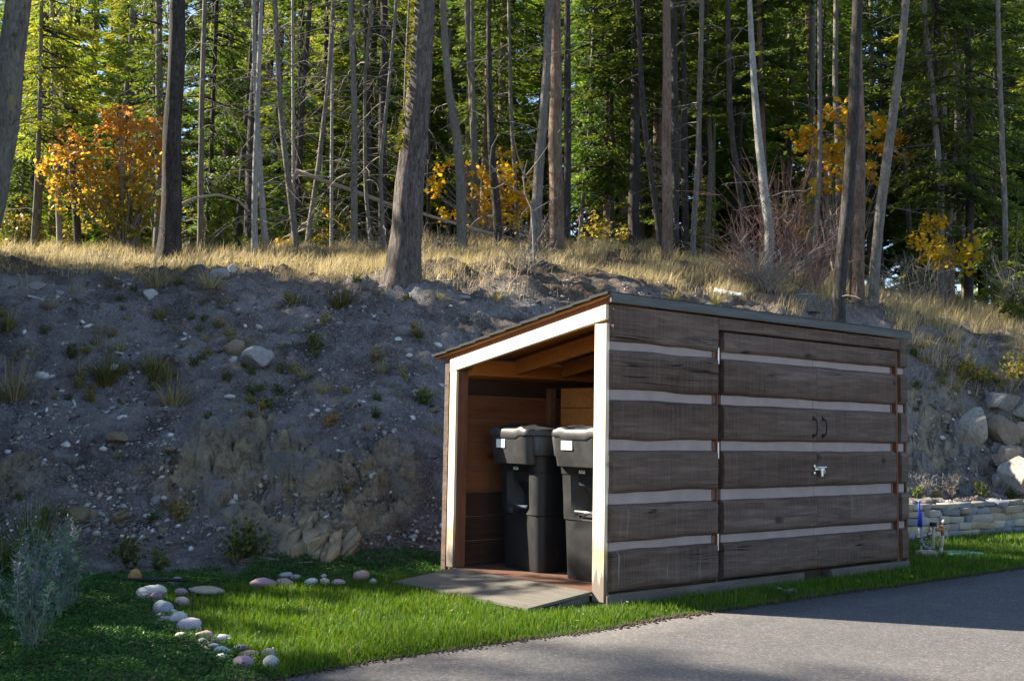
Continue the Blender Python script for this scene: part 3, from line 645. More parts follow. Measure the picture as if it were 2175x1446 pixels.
# ================================================================ BINS
def rrect(wx, wy, r, n=6, cx=0.0):
    P = []
    for (sx, sy, a0) in ((1, 1, 0), (-1, 1, 90), (-1, -1, 180), (1, -1, 270)):
        for k in range(n+1):
            a = rad(a0 + 90*k/n); P.append((cx + sx*(wx/2-r) + r*math.cos(a), sy*(wy/2-r) + r*math.sin(a)))
    # add points along the straight sides
    out = []; m = len(P)
    for k in range(m):
        p, q = P[k], P[(k+1) % m]; out.append(p)
        dl = math.hypot(q[0]-p[0], q[1]-p[1])
        if dl > 0.08:
            for t in np.linspace(0, 1, 9)[1:-1]: out.append((p[0]+(q[0]-p[0])*t, p[1]+(q[1]-p[1])*t))
    return out
def loft(name, secs, mat, parent, dent=None, sharp=32):
    V = []; F = []; n = len(secs[0][1])
    for z, ring in secs:
        for (x, y) in ring:
            xx = x
            if dent: xx = dent(x, y, z)
            V.append((xx, y, z))
    for k in range(len(secs)-1):
        for i in range(n):
            j = (i+1) % n; F.append((k*n+i, k*n+j, (k+1)*n+j, (k+1)*n+i))
    F.append(tuple(range(n-1, -1, -1))); F.append(tuple((len(secs)-1)*n+i for i in range(n)))
    me = bpy.data.meshes.new(name); me.from_pydata(V, [], F); me.update()
    me.polygons.foreach_set('use_smooth', [True]*len(me.polygons)); me.set_sharp_from_angle(angle=rad(sharp))
    me.materials.append(mat); return link(name, me, parent)
def make_bin(loc, rz, label, framed):
    b = empty('wheelie_bin', loc, rz, label, 'rubbish bin', 'black bins inside the shed')
    def rr(wx, wy, r, cx): return rrect(wx, wy, r, 6, cx)
    S = []
    for z, wx, wy, r in [(0.0, 0.53, 0.455, 0.05), (0.02, 0.54, 0.465, 0.06), (0.20, 0.555, 0.478, 0.065), (0.36, 0.57, 0.488, 0.07), (0.435, 0.575, 0.492, 0.07), (0.445, 0.592, 0.510, 0.07),
                         (0.50, 0.598, 0.514, 0.07), (0.60, 0.605, 0.520, 0.075), (0.70, 0.612, 0.528, 0.075), (0.775, 0.62, 0.535, 0.08), (0.782, 0.632, 0.545, 0.08), (0.90, 0.645, 0.555, 0.08), (0.98, 0.65, 0.56, 0.08)]:
        S.append((z, rr(wx, wy, r, 0.0)))
    def dent(x, y, z):
        # channel down the front with a deep pocket behind the catch bar
        if x > -0.12 or abs(y) > 0.105: return x
        d = 0.030*float(sstep(0.42, 0.50, z))*(1-float(sstep(0.86, 0.92, z)))
        if 0.47 < z < 0.63 and abs(y) < 0.09: d += 0.06
        return x + d
    loft('body', S, M['plastic'], b, dent, 28)
    xf = -0.285
    MB().tube([(xf-0.012, -0.10, 0.505), (xf-0.012, 0.10, 0.505)], 0.013, 12).build('catch_bar', M['zinc'], b, smooth=True)
    # rim: a deep collar, deeper still at the front
    loft('rim', [(0.905, rr(0.70, 0.595, 0.08, 0.01)), (0.915, rr(0.725, 0.62, 0.085, 0.01)), (1.05, rr(0.755, 0.65, 0.09, 0.01)), (1.058, rr(0.75, 0.645, 0.09, 0.01))], M['plastic_lid'], b)
    loft('rim_front', [(0.835, rr(0.20, 0.45, 0.05, -0.275)), (0.843, rr(0.215, 0.465, 0.06, -0.277)), (0.95, rr(0.238, 0.488, 0.07, -0.284)), (1.0555, rr(0.25, 0.50, 0.08, -0.287))], M['plastic_lid'], b)
    # lid: domed, lipped, with a grip pocket at the front
    n = len(rrect(0.7, 0.6, 0.09, 6)); rings = []
    outer = [(x, y*(1-0.20*float(sstep(0.29, 0.37, -x)))) for x, y in rrect(0.80, 0.656, 0.075, 6, -0.016)]
    V = []; F = []
    prof = [(1.0, 1.062), (1.004, 1.066), (0.997, 1.100), (0.975, 1.116), (0.93, 1.122), (0.85, 1.126), (0.75, 1.131), (0.65, 1.136), (0.52, 1.142), (0.38, 1.146), (0.22, 1.149), (0.08, 1.150)]
    for s, z in prof:
        for (x, y) in outer:
            xx, yy = -0.02 + (x+0.02)*s, y*s; zz = z
            if z > 1.11:
                gx = (xx+0.315)/0.062; gy = yy/0.105
                q = max(abs(gx), abs(gy))
                zz -= 0.05*(1-float(sstep(0.75, 1.0, q)))
                ridge = math.exp(-((abs(yy)-0.145)/0.022)**2)*(1-float(sstep(-0.05, 0.25, xx)))
                zz += 0.016*ridge
            if z <= 1.075 and xx < -0.35 and abs(yy) < 0.15: zz -= 0.022
            V.append((xx, yy, zz))
    for k in range(len(prof)-1):
        for i in range(n):
            j = (i+1) % n; F.append((k*n+i, k*n+j, (k+1)*n+j, (k+1)*n+i))
    F.append(tuple((len(prof)-1)*n+i for i in range(n)))
    me = bpy.data.meshes.new('lid'); me.from_pydata(V, [], F); me.update()
    bm = bmesh.new(); bm.from_mesh(me); bmesh.ops.subdivide_edges(bm, edges=bm.edges[:], cuts=1, use_grid_fill=True, smooth=0.3); bm.to_mesh(me); bm.free()
    me.polygons.foreach_set('use_smooth', [True]*len(me.polygons)); me.set_sharp_from_angle(angle=rad(40)); me.materials.append(M['plastic_lid'])
    lid = link('lid', me, b)
    MB().tube([(-0.318, -0.095, 1.118), (-0.318, 0.095, 1.118)], 0.009, 8).build('lid_grip', M['plastic'], lid, smooth=True)
    MB().tube([(0.34, -0.20, 1.06), (0.34, 0.20, 1.06)], 0.02, 10).build('rear_handle', M['plastic'], b, smooth=True)
    # printed stickers
    st = boxo('sticker', M['sticker'], b, -0.4105, -0.4070, 0.055, 0.165, 0.955, 1.035) if False else boxo('sticker', M['sticker'], b, -0.4125, -0.398, 0.03, 0.135, 0.965, 1.032)
    if framed:
        f = MB(); xx0, xx1 = -0.4132, -0.4120
        f.box(xx0, xx1, 0.125, 0.128, 0.972, 1.026).box(xx0, xx1, 0.037, 0.040, 0.972, 1.026)
        for zz, a, c in [(1.022, 0.06, 0.105), (1.010, 0.05, 0.115), (1.001, 0.05, 0.115), (0.992, 0.055, 0.11), (0.980, 0.06, 0.10)]: f.box(xx0, xx1, a, c, zz, zz+0.003)
        f.build('print', M['ink'], st)
    s2 = boxo('barcode_sticker', M['sticker'], b, -0.2935, -0.26, 0.02, 0.075, 0.79, 0.845)
    f = MB(); rr_ = np.random.default_rng(3); y = 0.027
    while y < 0.066:
        wd = rr_.choice([0.0015, 0.003]); f.box(-0.2942, -0.2930, y, y+wd, 0.797, 0.832); y += wd + rr_.choice([0.002, 0.003])
    f.build('print', M['ink'], s2)
    for s in (-1, 1):
        MB().tube([(0.26, s*0.235, 0.13), (0.26, s*0.29, 0.13)], 0.13, 24).build('wheel', M['rubber'], b, 0.008)
    return b
B1 = make_bin(shed_pt(0.57, 1.16, 0.075), SYAW+rad(-4), 'black wheeled bin nearest the back wall of the shed, fully in view', False)
B2 = make_bin(shed_pt(0.55, 0.475, 0.075), SYAW+rad(2), 'black wheeled bin half hidden behind the near white post of the shed', True)
for b_ in (B1, B2): b_.scale = (0.97, 0.97, 0.90)

# ================================================================ TREES
def tubes_np(paths, n=3):
    """paths: list of (pts (K,3), radii (K,)) -> V, quads"""
    Vs = []; Fs = []; base = 0
    ang = np.linspace(0, 2*math.pi, n, endpoint=False); ca, sa = np.cos(ang), np.sin(ang)
    for P, R in paths:
        P = np.asarray(P, float); R = np.asarray(R, float); K = len(P)
        T = np.gradient(P, axis=0); T /= np.linalg.norm(T, axis=1)[:, None]+1e-9
        up = np.where(np.abs(T[:, 2:3]) < 0.9, np.array([[0, 0, 1.0]]), np.array([[1.0, 0, 0]]))
        if abs(T[0, 2]) > 0.7: up = np.repeat(np.array([[1.0, 0, 0]]), K, 0)
        U = np.cross(T, up); U /= np.linalg.norm(U, axis=1)[:, None]+1e-9; W = np.cross(T, U)
        V = P[:, None, :] + (U[:, None, :]*ca[None, :, None] + W[:, None, :]*sa[None, :, None])*R[:, None, None]
        idx = base + np.arange(K*n).reshape(K, n); nx_ = np.roll(idx, -1, 1)
        Fs.append(np.stack([idx[:-1], nx_[:-1], nx_[1:], idx[1:]], -1).reshape(-1, 4)); Vs.append(V.reshape(-1, 3)); base += K*n
    return np.concatenate(Vs), np.concatenate(Fs)
def rhombs(P, D, L, Wd, rng, tilt=0.8):
    """flat leaf sprays: P base (N,3), D unit dir, L length, Wd width"""
    N = len(P); side = np.cross(D, rng.normal(0, 1, (N, 3))*tilt + np.array([0, 0, 1.0])); side /= np.linalg.norm(side, axis=1)[:, None]+1e-9
    m = P + D*(L*0.45)[:, None]
    V = np.stack([P, m+side*(Wd/2)[:, None], P+D*L[:, None], m-side*(Wd/2)[:, None]], 1).reshape(-1, 3)
    return V, np.arange(4*N).reshape(N, 4)
def trunk_mesh(pts, rads, mat, n=12, seed=0, flare=0.0, rough=0.04):
    pts = np.asarray(pts, float); rads = np.asarray(rads, float)
    s = np.concatenate([[0], np.cumsum(np.linalg.norm(np.diff(pts, axis=0), axis=1))])
    step = 0.12 if flare else 0.28
    t = np.arange(0, s[-1], step)
    # smooth path through the points
    P = np.stack([np.interp(t, s, pts[:, k]) for k in range(3)], 1); R = np.interp(t, s, rads)
    k = max(3, int(1.6/step)) | 1; ker = np.hanning(k+2)[1:-1]; ker /= ker.sum()
    for c in range(3): P[:, c] = np.convolve(np.pad(P[:, c], k//2, mode='reflect', reflect_type='odd'), ker, 'valid')
    P[:, 0] += 0.25*R*fbm(t*0.9, t*0+seed, seed, 2); P[:, 1] += 0.25*R*fbm(t*0.9, t*0+seed+9, seed+5, 2)
    if flare: R = R*(1+flare*np.exp(-np.clip(t-0.2, 0, None)/0.28))
    ang = np.linspace(0, 2*math.pi, n, endpoint=False)
    A, TT = np.meshgrid(ang, t); RR = R[:, None]*(1+rough*2*fbm(np.cos(A)*2.5+seed, TT*2.2+np.sin(A)*2.5, seed+31, 3))
    if flare: RR = RR*(1 + 0.22*flare*np.exp(-np.clip(TT-0.2, 0, None)/0.3)*np.sin(A*5+seed))
    V = np.stack([P[:, None, 0]+RR*np.cos(A), P[:, None, 1]+RR*np.sin(A), np.repeat(P[:, 2][:, None], n, 1)], -1)
    K = len(t); idx = np.arange(K*n).reshape(K, n); nx_ = np.roll(idx, -1, 1)
    F = np.stack([idx[:-1], nx_[:-1], nx_[1:], idx[1:]], -1).reshape(-1, 4)
    return mesh_np('trunk', V.reshape(-1, 3), [F], mat, smooth=True), P, R
def crown_mesh(name, mat, H, zb, Rm, nb, seed, per=30, sl=0.24, sw=0.06, droop=0.22, bottom=0.55, woodmat_=None, power=0.75):
    """conifer crown: whorled drooping boughs, each a flat spray of twigs with needle tufts"""
    rng = np.random.default_rng(seed); Ps = []; Ds = []; Ls = []; tints = []; wood = []
    for b in range(nb):
        z = zb + (H-zb)*rng.random()**1.15; q = (z-zb)/(H-zb)
        L = Rm*max(0.06, (1-q)**power)*rng.uniform(0.55, 1.1)*(bottom+(1-bottom)*min(1, q*4)); az = rng.uniform(0, 2*math.pi)
        d = np.array([math.cos(az), math.sin(az), 0]); pd = np.array([-d[1], d[0], 0])
        up = rng.uniform(-0.1, 0.25) - 0.25*(1-q); dr = droop*rng.uniform(0.6, 1.4)
        def pt(s): return np.stack([d[0]*L*s, d[1]*L*s, z + L*(up*s - dr*s**2 + 0.10*s**4)], -1)
        ss = np.linspace(0, 0.95, 5); wood.append((pt(ss), np.linspace(0.012+0.010*L, 0.004, 5)))
        n = max(6, int(per*L)); s = 0.12+0.88*rng.random(n)**0.8; side = rng.choice([-1, 1], n); lat = rng.random(n)*0.42*L*(1.08-s)*side
        p = pt(s) + pd[None, :]*lat[:, None]; p[:, 2] -= np.abs(lat)*0.25 + rng.random(n)*0.05
        a = rng.uniform(0.2, 1.0, n)*side; dd = d[None, :]*np.cos(a)[:, None] + pd[None, :]*np.sin(a)[:, None]; dd[:, 2] = rng.normal(-0.22, 0.25, n)
        dd /= np.linalg.norm(dd, axis=1)[:, None]
        Ps.append(p); Ds.append(dd); Ls.append(sl*rng.uniform(0.55, 1.3, n)); tb = rng.uniform(0.1, 0.75); tints.append(np.clip(tb + rng.normal(0, 0.18, n) + 0.2*(s-0.6), 0, 1))
    P = np.concatenate(Ps); D = np.concatenate(Ds); L = np.concatenate(Ls)
    V, F = rhombs(P, D, L, sw*rng.uniform(0.7, 1.3, len(P))*L/sl, rng)
    crown = mesh_np(name, V, [F], mat, tint=np.concatenate(tints))
    Vw, Fw = tubes_np(wood, 3)
    return crown, mesh_np('boughs', Vw, [Fw], woodmat_ or M['bark_dark'])

CROWN = {}
for k in range(4): CROWN['fir%d' % k] = crown_mesh('crown', M['fir'], 13.0, 0.9, 1.9, 150, 100+k, per=150, sl=0.17, sw=0.034)
for k in range(3): CROWN['larch%d' % k] = crown_mesh('crown', M['larch'], 12.0, 1.6, 1.6, 120, 120+k, per=130, sl=0.15, sw=0.030, droop=0.12)
for k in range(3): CROWN['high%d' % k] = crown_mesh('crown', M['fir'], 9.0, 0.0, 1.5, 40, 140+k, per=90, sl=0.18, sw=0.036, droop=0.3, bottom=0.8)
for k in range(2): CROWN['young%d' % k] = crown_mesh('crown', M['larch'] if k else M['fir'], 3.6, 0.2, 0.95, 150, 160+k, per=130, sl=0.12, sw=0.028)
def shared_trunk(Hh, r0, mat, seed):
    rng = np.random.default_rng(seed); z = np.linspace(-0.4, Hh, 9)
    p = np.stack([np.cumsum(rng.normal(0, 0.06, 9)), np.cumsum(rng.normal(0, 0.06, 9)), z], 1); p -= np.array([p[1, 0], p[1, 1], 0])
    return trunk_mesh(p, np.linspace(r0, 0.02, 9), mat, 8, seed)[0]
TRUNK = {'a': shared_trunk(13, 0.17, M['bark_dark'], 1), 'b': shared_trunk(13, 0.13, M['bark_grey'], 2), 'c': shared_trunk(13, 0.15, M['bark_red'], 3), 'y': shared_trunk(3.5, 0.035, M['bark_grey'], 4)}
def dead_twigs(P, R, z0, z1, n, seed, lmax=1.3, droop=0.5):
    rng = np.random.default_rng(seed); out = []
    for k in range(n):
        i = int(rng.integers(0, len(P)))
        if not (z0 < P[i, 2]-P[0, 2] < z1): continue
        az = rng.uniform(0, 2*math.pi); L = rng.uniform(0.25, lmax); d = np.array([math.cos(az), math.sin(az)])
        s = np.linspace(0, 1, 6); up = rng.uniform(-0.1, 0.35); dr = droop*rng.uniform(0.4, 1.6)
        q = np.stack([P[i, 0]+d[0]*L*s, P[i, 1]+d[1]*L*s, P[i, 2]+L*(up*s-dr*s*s)], 1) + rng.normal(0, 0.025, (6, 3))*s[:, None]
        r = rng.uniform(0.006, 0.013); out.append((q, np.linspace(r, 0.003, 6)))
        for m in range(int(rng.integers(1, 4))):
            j = int(rng.integers(2, 5)); e = rng.normal(0, 0.22, 3)*L; e[2] -= 0.1*L
            out.append((np.stack([q[j], q[j]+e*0.6, q[j]+e]), np.array([r*0.5, r*0.4, 0.002])))
    return out

# trunks that can be told apart: (label, photo path from the base up, base width px, top width px, bark, distance or None, crown, twigs)
TREES = [
 ('massive leaning trunk cut off by the picture edge, yellow lichen down its lit side', [(-62, 640), (-22, 440), (10, 270), (44, 0)], 62, 52, 'bark_lichen', 13.3, 'high0', 4),
 ('dark trunk leaning left beside the grey pole, passing behind the orange maple', [(166, 525), (146, 283), (104, 0)], 17, 14, 'bark_dark', 20, 'high1', 8),
 ('thin pale grey pole trunk in front of the left part of the orange maple', [(128, 530), (119, 354), (114, 120), (112, 0)], 12, 9, 'bark_pale', 19.5, 'larch0', 8),
 ('short slim bare trunk at the left end of the dry grass, left of the maple', [(70, 535), (80, 390), (88, 180), (92, 0)], 12, 8, 'bark_grey', 19, 'larch1', 6),
 ('thick almost black straight trunk at the right edge of the orange maple', [(357, 540), (364, 400), (372, 200), (377, 0)], 44, 33, 'bark_dark', 16.5, 'high2', 4),
 ('slender straight trunk just behind the thick black trunk by the maple', [(334, 520), (338, 400), (336, 200), (334, 0)], 19, 15, 'bark_grey', 22, 'fir0', 10),
 ('straight grey-brown trunk next right of the thick black trunk', [(425, 538), (427, 354), (433, 120), (436, 0)], 14, 10, 'bark_grey', 20, 'high0', 26),
 ('thin dark trunk crossing close behind the straight grey-brown one', [(438, 500), (446, 330), (451, 177), (456, 0)], 10, 9, 'bark_dark', 23, 'fir1', 10),
 ('pale slim trunk, left one of two crossing at their feet', [(541, 553), (540, 398), (547, 177), (551, 0)], 14, 9, 'bark_pale', 17.5, 'high1', 40),
 ('pale slim trunk, right one of two crossing at their feet', [(567, 547), (558, 442), (549, 310), (541, 120), (540, 0)], 15, 9, 'bark_pale', 18, 'high2', 36),
 ('grey trunk leaning left with drooping dead twigs, beside a thin straight pole', [(631, 537), (620, 442), (597, 243), (586, 0)], 15, 10, 'bark_grey', 19, 'high0', 46),
 ('thin straight pole rising just right of the left-leaning grey trunk', [(624, 535), (623, 310), (621, 0)], 8, 6, 'bark_pale', 20, 'high1', 20),
 ('slim trunk leaning strongly right, its foot left of the fallen log', [(650, 533), (681, 310), (699, 133), (706, 0)], 12, 9, 'bark_grey', 19.5, 'high2', 50),
 ('thin straight pole crossing in front of the strongly leaning slim trunk', [(704, 533), (704, 250), (704, 0)], 8, 6, 'bark_pale', 20, 'high0', 22),
 ('upright brown-grey trunk in the cluster left of the mossy trunk', [(752, 530), (752, 380), (753, 221), (744, 0)], 16, 10, 'bark_grey', 18.5, 'high1', 46),
 ('thin wavy trunk second to the left of the mossy trunk', [(790, 530), (775, 398), (773, 177), (788, 0)], 9, 7, 'bark_grey', 19, 'high2', 40),
 ('thin trunk bending right beside the mossy trunk on its left', [(817, 533), (806, 354), (822, 230), (833, 120), (842, 0)], 9, 7, 'bark_grey', 18.5, 'high0', 30),
 ('massive furrowed trunk with green moss, the thickest tree on the crest', [(851, 602), (858, 500), (872, 354), (890, 177), (901, 0)], 68, 46, 'bark_big', 13.4, 'high1', 2),
 ('grey curved trunk leaning left, right of the mossy trunk', [(983, 532), (974, 310), (950, 177), (941, 0)], 23, 14, 'bark_grey', 18, 'high2', 10),
 ('dark crooked trunk with a kinked foot in front of the yellow maple', [(1058, 527), (1056, 430), (1045, 376), (1040, 221), (1038, 0)], 20, 9, 'bark_dark', 18.5, 'high0', 12),
 ('thin trunk between the crooked dark one and the right-leaning grey one', [(1100, 527), (1092, 340), (1085, 221), (1080, 0)], 10, 7, 'bark_grey', 21, 'high1', 24),
 ('grey trunk leaning right over the bare forked sapling', [(1133, 534), (1142, 398), (1160, 177), (1167, 0)], 25, 16, 'bark_grey', 17.5, 'high2', 12),
 ('wide reddish-brown scaly trunk close to the right-leaning grey one', [(1183, 534), (1181, 360), (1180, 221), (1180, 0)], 35, 21, 'bark_red', 18.5, 'high0', 10),
 ('dark slim trunk standing directly right of the wide reddish one', [(1204, 532), (1205, 310), (1207, 120), (1205, 0)], 17, 13, 'bark_dark', 20, 'high1', 16),
 ('thin dark trunk right behind the mossy trunk', [(910, 530), (910, 310), (912, 0)], 8, 7, 'bark_dark', 21, 'high2', 18),
 ('black thin trunk alone in the gap of sky left of the scaly red trunk', [(1300, 530), (1298, 265), (1296, 0)], 11, 8, 'bark_dark', 23, 'fir2', 14),
 ('faint slim trunk leaning right in the open gap behind the shed', [(1229, 530), (1240, 400), (1251, 288), (1262, 0)], 9, 7, 'bark_grey', 23, 'fir3', 14),
 ('dark curving trunk bending left up beside the straight red scaly trunk', [(1404, 527), (1386, 398), (1364, 221), (1353, 0)], 14, 11, 'bark_dark', 19.5, 'high1', 14),
 ('straight scaly reddish trunk alone above the shed roof', [(1418, 558), (1417, 354), (1417, 177), (1417, 0)], 24, 17, 'bark_red', 17, 'high2', 5),
 ('short dark trunk seen through the gap left of the curving dark one', [(1364, 505), (1364, 354), (1362, 0)], 11, 9, 'bark_dark', 25, 'fir0', 10),
 ('dark thick straight trunk, left of a close pair right of the scaly trunk', [(1436, 525), (1434, 300), (1430, 0)], 17, 14, 'bark_dark', 21, 'high0', 12),
 ('dark thick straight trunk, right of a close pair right of the scaly trunk', [(1457, 522), (1453, 300), (1447, 0)], 16, 13, 'bark_dark', 22, 'high1', 12),
 ('grey-brown trunk tilted right, left of the red twig bushes', [(1471, 540), (1483, 339), (1488, 145), (1492, 0)], 13, 10, 'bark_grey', 20, 'high2', 12),
 ('dark trunk bowed left, just left of the white-barked tree', [(1592, 562), (1575, 436), (1551, 266), (1546, 0)], 14, 11, 'bark_dark', 17.5, 'high0', 10),
 ('white-barked slender tree with a swollen curved foot', [(1622, 585), (1640, 540), (1634, 480), (1621, 387), (1604, 194), (1595, 0)], 24, 11, 'bark_pale', 16.5, 'high1', 8),
 ('slim grey trunk rising out of the red twig bushes', [(1730, 552), (1742, 339), (1740, 0)], 11, 9, 'bark_grey', 20, 'high2', 12),
 ('tall dark grey trunk nearest the shed roof, in front of a paler trunk', [(1781, 640), (1800, 436), (1812, 242), (1821, 0)], 29, 22, 'bark_dark', 15, 'high0', 4),
 ('pale brown scaly trunk behind the tall dark grey trunk', [(1822, 606), (1827, 387), (1824, 194), (1822, 0)], 30, 20, 'bark_red', 17, 'high1', 4),
 ('grey trunk leaning clearly right, with knots, beside the twin trunks', [(1853, 606), (1873, 412), (1897, 242), (1921, 0)], 24, 16, 'bark_grey', 16.5, 'high2', 6),
 ('grey trunk with a bend, left of two at the small yellow bush', [(1999, 614), (1999, 387), (1984, 242), (1970, 97), (1962, 0)], 15, 12, 'bark_grey', 19.5, 'fir1', 10),
 ('grey trunk curving right, right of two at the small yellow bush', [(2006, 610), (2018, 460), (2037, 242), (2030, 97), (2026, 0)], 13, 11, 'bark_grey', 20, 'high0', 10),
 ('black straight trunk just right of the small yellow bush', [(2057, 620), (2062, 387), (2059, 121), (2058, 0)], 18, 14, 'bark_dark', 20, 'fir2', 10),
 ('slim grey trunk standing last towards the right picture edge', [(2134, 655), (2134, 436), (2122, 170), (2118, 0)], 13, 10, 'bark_grey', 19, 'high2', 10),
 ('short dark trunk between the black straight one and the last slim one', [(2108, 635), (2108, 339), (2106, 0)], 11, 9, 'bark_dark', 22, 'fir3', 8),
 ('thin upright trunk right behind the left grey trunk at the yellow bush', [(2003, 560), (2003, 310), (2006, 0)], 10, 8, 'bark_grey', 24, 'high1', 10),
]
def place_tree(k, rec):
    label, path, wb, wt, bark, d, crown, ntw = rec
    base = at(*path[0], d); gz = hs(base[0], base[1])
    root = empty('conifer_tree', (base[0], base[1], gz), 0, label, 'tree', 'conifers along the crest of the bank')
    P = [at(px, py, d) for px, py in path]
    if P[0][2] > gz: P = [np.array([P[0][0], P[0][1], gz])] + P
    ys = np.array([p[2] for p in P]); 
    if path[0][1] > path[1][1] and ys[0] < gz-0.3: P[0] = np.array([P[0][0], P[0][1], gz-0.2])
    P = [P[0] + np.array([0, 0, -0.35])] + P
    dirv = (P[-1]-P[-2]); dirv = dirv/dirv[2]; rng = np.random.default_rng(k)
    Ht = rng.uniform(13, 16.5); top = P[-1].copy()
    dy = rng.uniform(-0.03, 0.03)
    zt = gz + Ht; ex = top + dirv*np.array([0.5, 0, 1])*(zt-top[2]); P = P + [ex]
    P = np.array(P); P[:, 1] += dy*(P[:, 2]-gz)
    zs = P[:, 2]; r0 = wb/2*d/FPX; r1 = wt/2*d/FPX; zv = at(path[-1][0], path[-1][1], d)[2]
    R = np.interp(zs, [gz, zv, zt], [r0, r1, 0.03])
    loc = P - np.array([base[0], base[1], gz])
    big = wb > 40
    me, PP, RR = trunk_mesh(loc, R, M[bark], 28 if big else 12, k, 0.65 if big else (0.25 if wb > 20 else 0.12), 0.05)
    link('trunk', me, root)
    if ntw:
        t = dead_twigs(PP, RR, 0.8, 6.5, ntw*3, 500+k, 1.0 if ntw < 20 else 1.35, 0.55 if ntw > 20 else 0.3)
        if t:
            V, F = tubes_np(t, 3); link('dead_twigs', mesh_np('dead_twigs', V, [F], M['twig_grey']), root)['kind'] = 'stuff'
    c, b = CROWN[crown]
    full = not crown.startswith('high'); hz = (gz + (3.0 if full else rng.uniform(6.2, 8.2)))
    i = int(np.argmin(np.abs(PP[:, 2]-(hz-gz)))); p = PP[i]
    if full: hz2 = 0.9; s = (Ht-1.0)/13
    else: s = (Ht-(hz-gz))/9.0
    for nm, mm in (('crown', c), ('boughs', b)):
        o = link(nm, mm, root, (p[0], p[1], 0.6 if full else hz-gz)); o['kind'] = 'stuff'; o.scale = (0.72, 0.72, s); o.rotation_euler = (0, 0, rng.uniform(0, 6))
    return root, PP, RR
MOSSY = None
for k, rec in enumerate(TREES):
    r_ = place_tree(k, rec)
    if 'green moss' in rec[0]: MOSSY = r_
# moss on the upper left side of the thickest trunk
def moss():
    root, PP, RR = MOSSY; rng = np.random.default_rng(5); Ps = []; Ds = []
    for k in range(5200):
        i = int(rng.integers(0, len(PP)))
        if PP[i, 2] < 1.6 or PP[i, 2] > 5.2: continue
        a = math.pi*1.08 + rng.normal(0, 0.42)
        if fbm(np.array([a*2.2]), np.array([PP[i, 2]*2.1]), 77, 3)[0] < -0.02 - 0.12*(PP[i, 2]-2): continue
        d = np.array([math.cos(a), math.sin(a), rng.normal(-0.3, 0.4)]); d /= np.linalg.norm(d)
        Ps.append(PP[i] + np.array([math.cos(a), math.sin(a), 0])*RR[i]*0.97 + np.array([0, 0, rng.uniform(-.06, .06)])); Ds.append(d)
    N = len(Ps); V, F = rhombs(np.array(Ps), np.array(Ds), rng.uniform(0.03, 0.085, N), rng.uniform(0.02, 0.045, N), rng, 2.0)
    link('moss', mesh_np('moss', V, [F], M['moss'], tint=rng.random(N)), root)['kind'] = 'stuff'
moss()

# forest behind: each tree a thing, meshes shared
def bg_tree(x, y, crown, trunk, s, label, group, name='conifer_tree', zb=0.0, rng=None, sxy=1.0):
    z = hs(x, y) - 0.1
    o = empty(name, (x, y, z), rng.uniform(0, 6), label, 'tree', group)
    t = link('trunk', TRUNK[trunk], o); t.scale = (s, s, s)
    for nm, mm in zip(('crown', 'boughs'), CROWN[crown]):
        c = link(nm, mm, o, (0, 0, zb)); c['kind'] = 'stuff'; c.scale = (s*sxy, s*sxy, s)
    return o
ZONES = [(60, 'at the left edge of the forest'), (200, 'behind the left half of the orange maple'), (345, 'behind the right half of the orange maple'), (470, 'just right of the thick black trunk'), (580, 'behind the pale crossing trunks'), (720, 'behind the drooping dead twigs'), (860, 'left of the mossy trunk'), (960, 'just right of the mossy trunk'), (1110, 'behind the bright yellow maple'), (1230, 'behind the reddish scaly pair'), (1400, 'above the shed roof corner'), (1520, 'right of the straight scaly trunk'), (1660, 'behind the white-barked tree'), (1800, 'behind the tall red twig bush'), (1950, 'behind the leaning knotty trunk'), (2080, 'behind the small golden bush'), (9999, 'at the right edge of the forest')]
def forest():
    rng = np.random.default_rng(23); placed = []
    tries = 0; n = 0
    while n < 168 and tries < 6000:
        tries += 1
        y = 21.5 + 34*rng.random()**1.1; x = rng.uniform(-0.53, 0.55)*y
        if x < -1.5 and y < 26.5: continue
        if n > 90 and y < 30: continue
        if any((x-a)**2 + (y-b)**2 < (1.45 if y > 30 else 1.2)**2 for a, b in placed): continue
        q = x/y; thin = 0.45 if (0.02 < q < 0.50) else (0.3 if q > -0.16 else 0.0)
        if rng.random() < thin*0.8: continue
        placed.append((x, y)); n += 1
        u = rng.random(); s = max(0.68, (0.40*y-1.5)*1.2/13)*rng.uniform(0.85, 1.2)
        if q < -0.16:
            kind = ('fir%d' % rng.integers(4)) if u < 0.32 else ('larch%d' % rng.integers(3)); zb = rng.uniform(-0.5, 1.2) if y > 26 else rng.uniform(0.5, 2.2)
        elif q < 0.05:
            kind = ('larch%d' % rng.integers(3)) if u < 0.5 else ('fir%d' % rng.integers(4)); zb = rng.uniform(0.3, 2.8)
        else:
            kind = ('fir%d' % rng.integers(4)) if u < 0.75 else ('larch%d' % rng.integers(3)); zb = rng.uniform(2.4, 5.2)
        ppx = 1087.5 + q*FPX; zone = [z_ for lim, z_ in ZONES if ppx < lim][0]; far = 'distant ' if y > 36 else ''
        if kind.startswith('larch'): lab, grp = '%syellow-green conifer %s' % (far, zone), 'yellow-green conifers in the forest'
        else: lab, grp = '%sdark green fir %s' % (far, zone), 'dark firs in the forest'
        bg_tree(x, y, kind, str(rng.choice(['a', 'a', 'b', 'c'])), s, lab, grp, 'larch_tree' if kind.startswith('larch') else 'fir_tree', zb, rng)
forest()
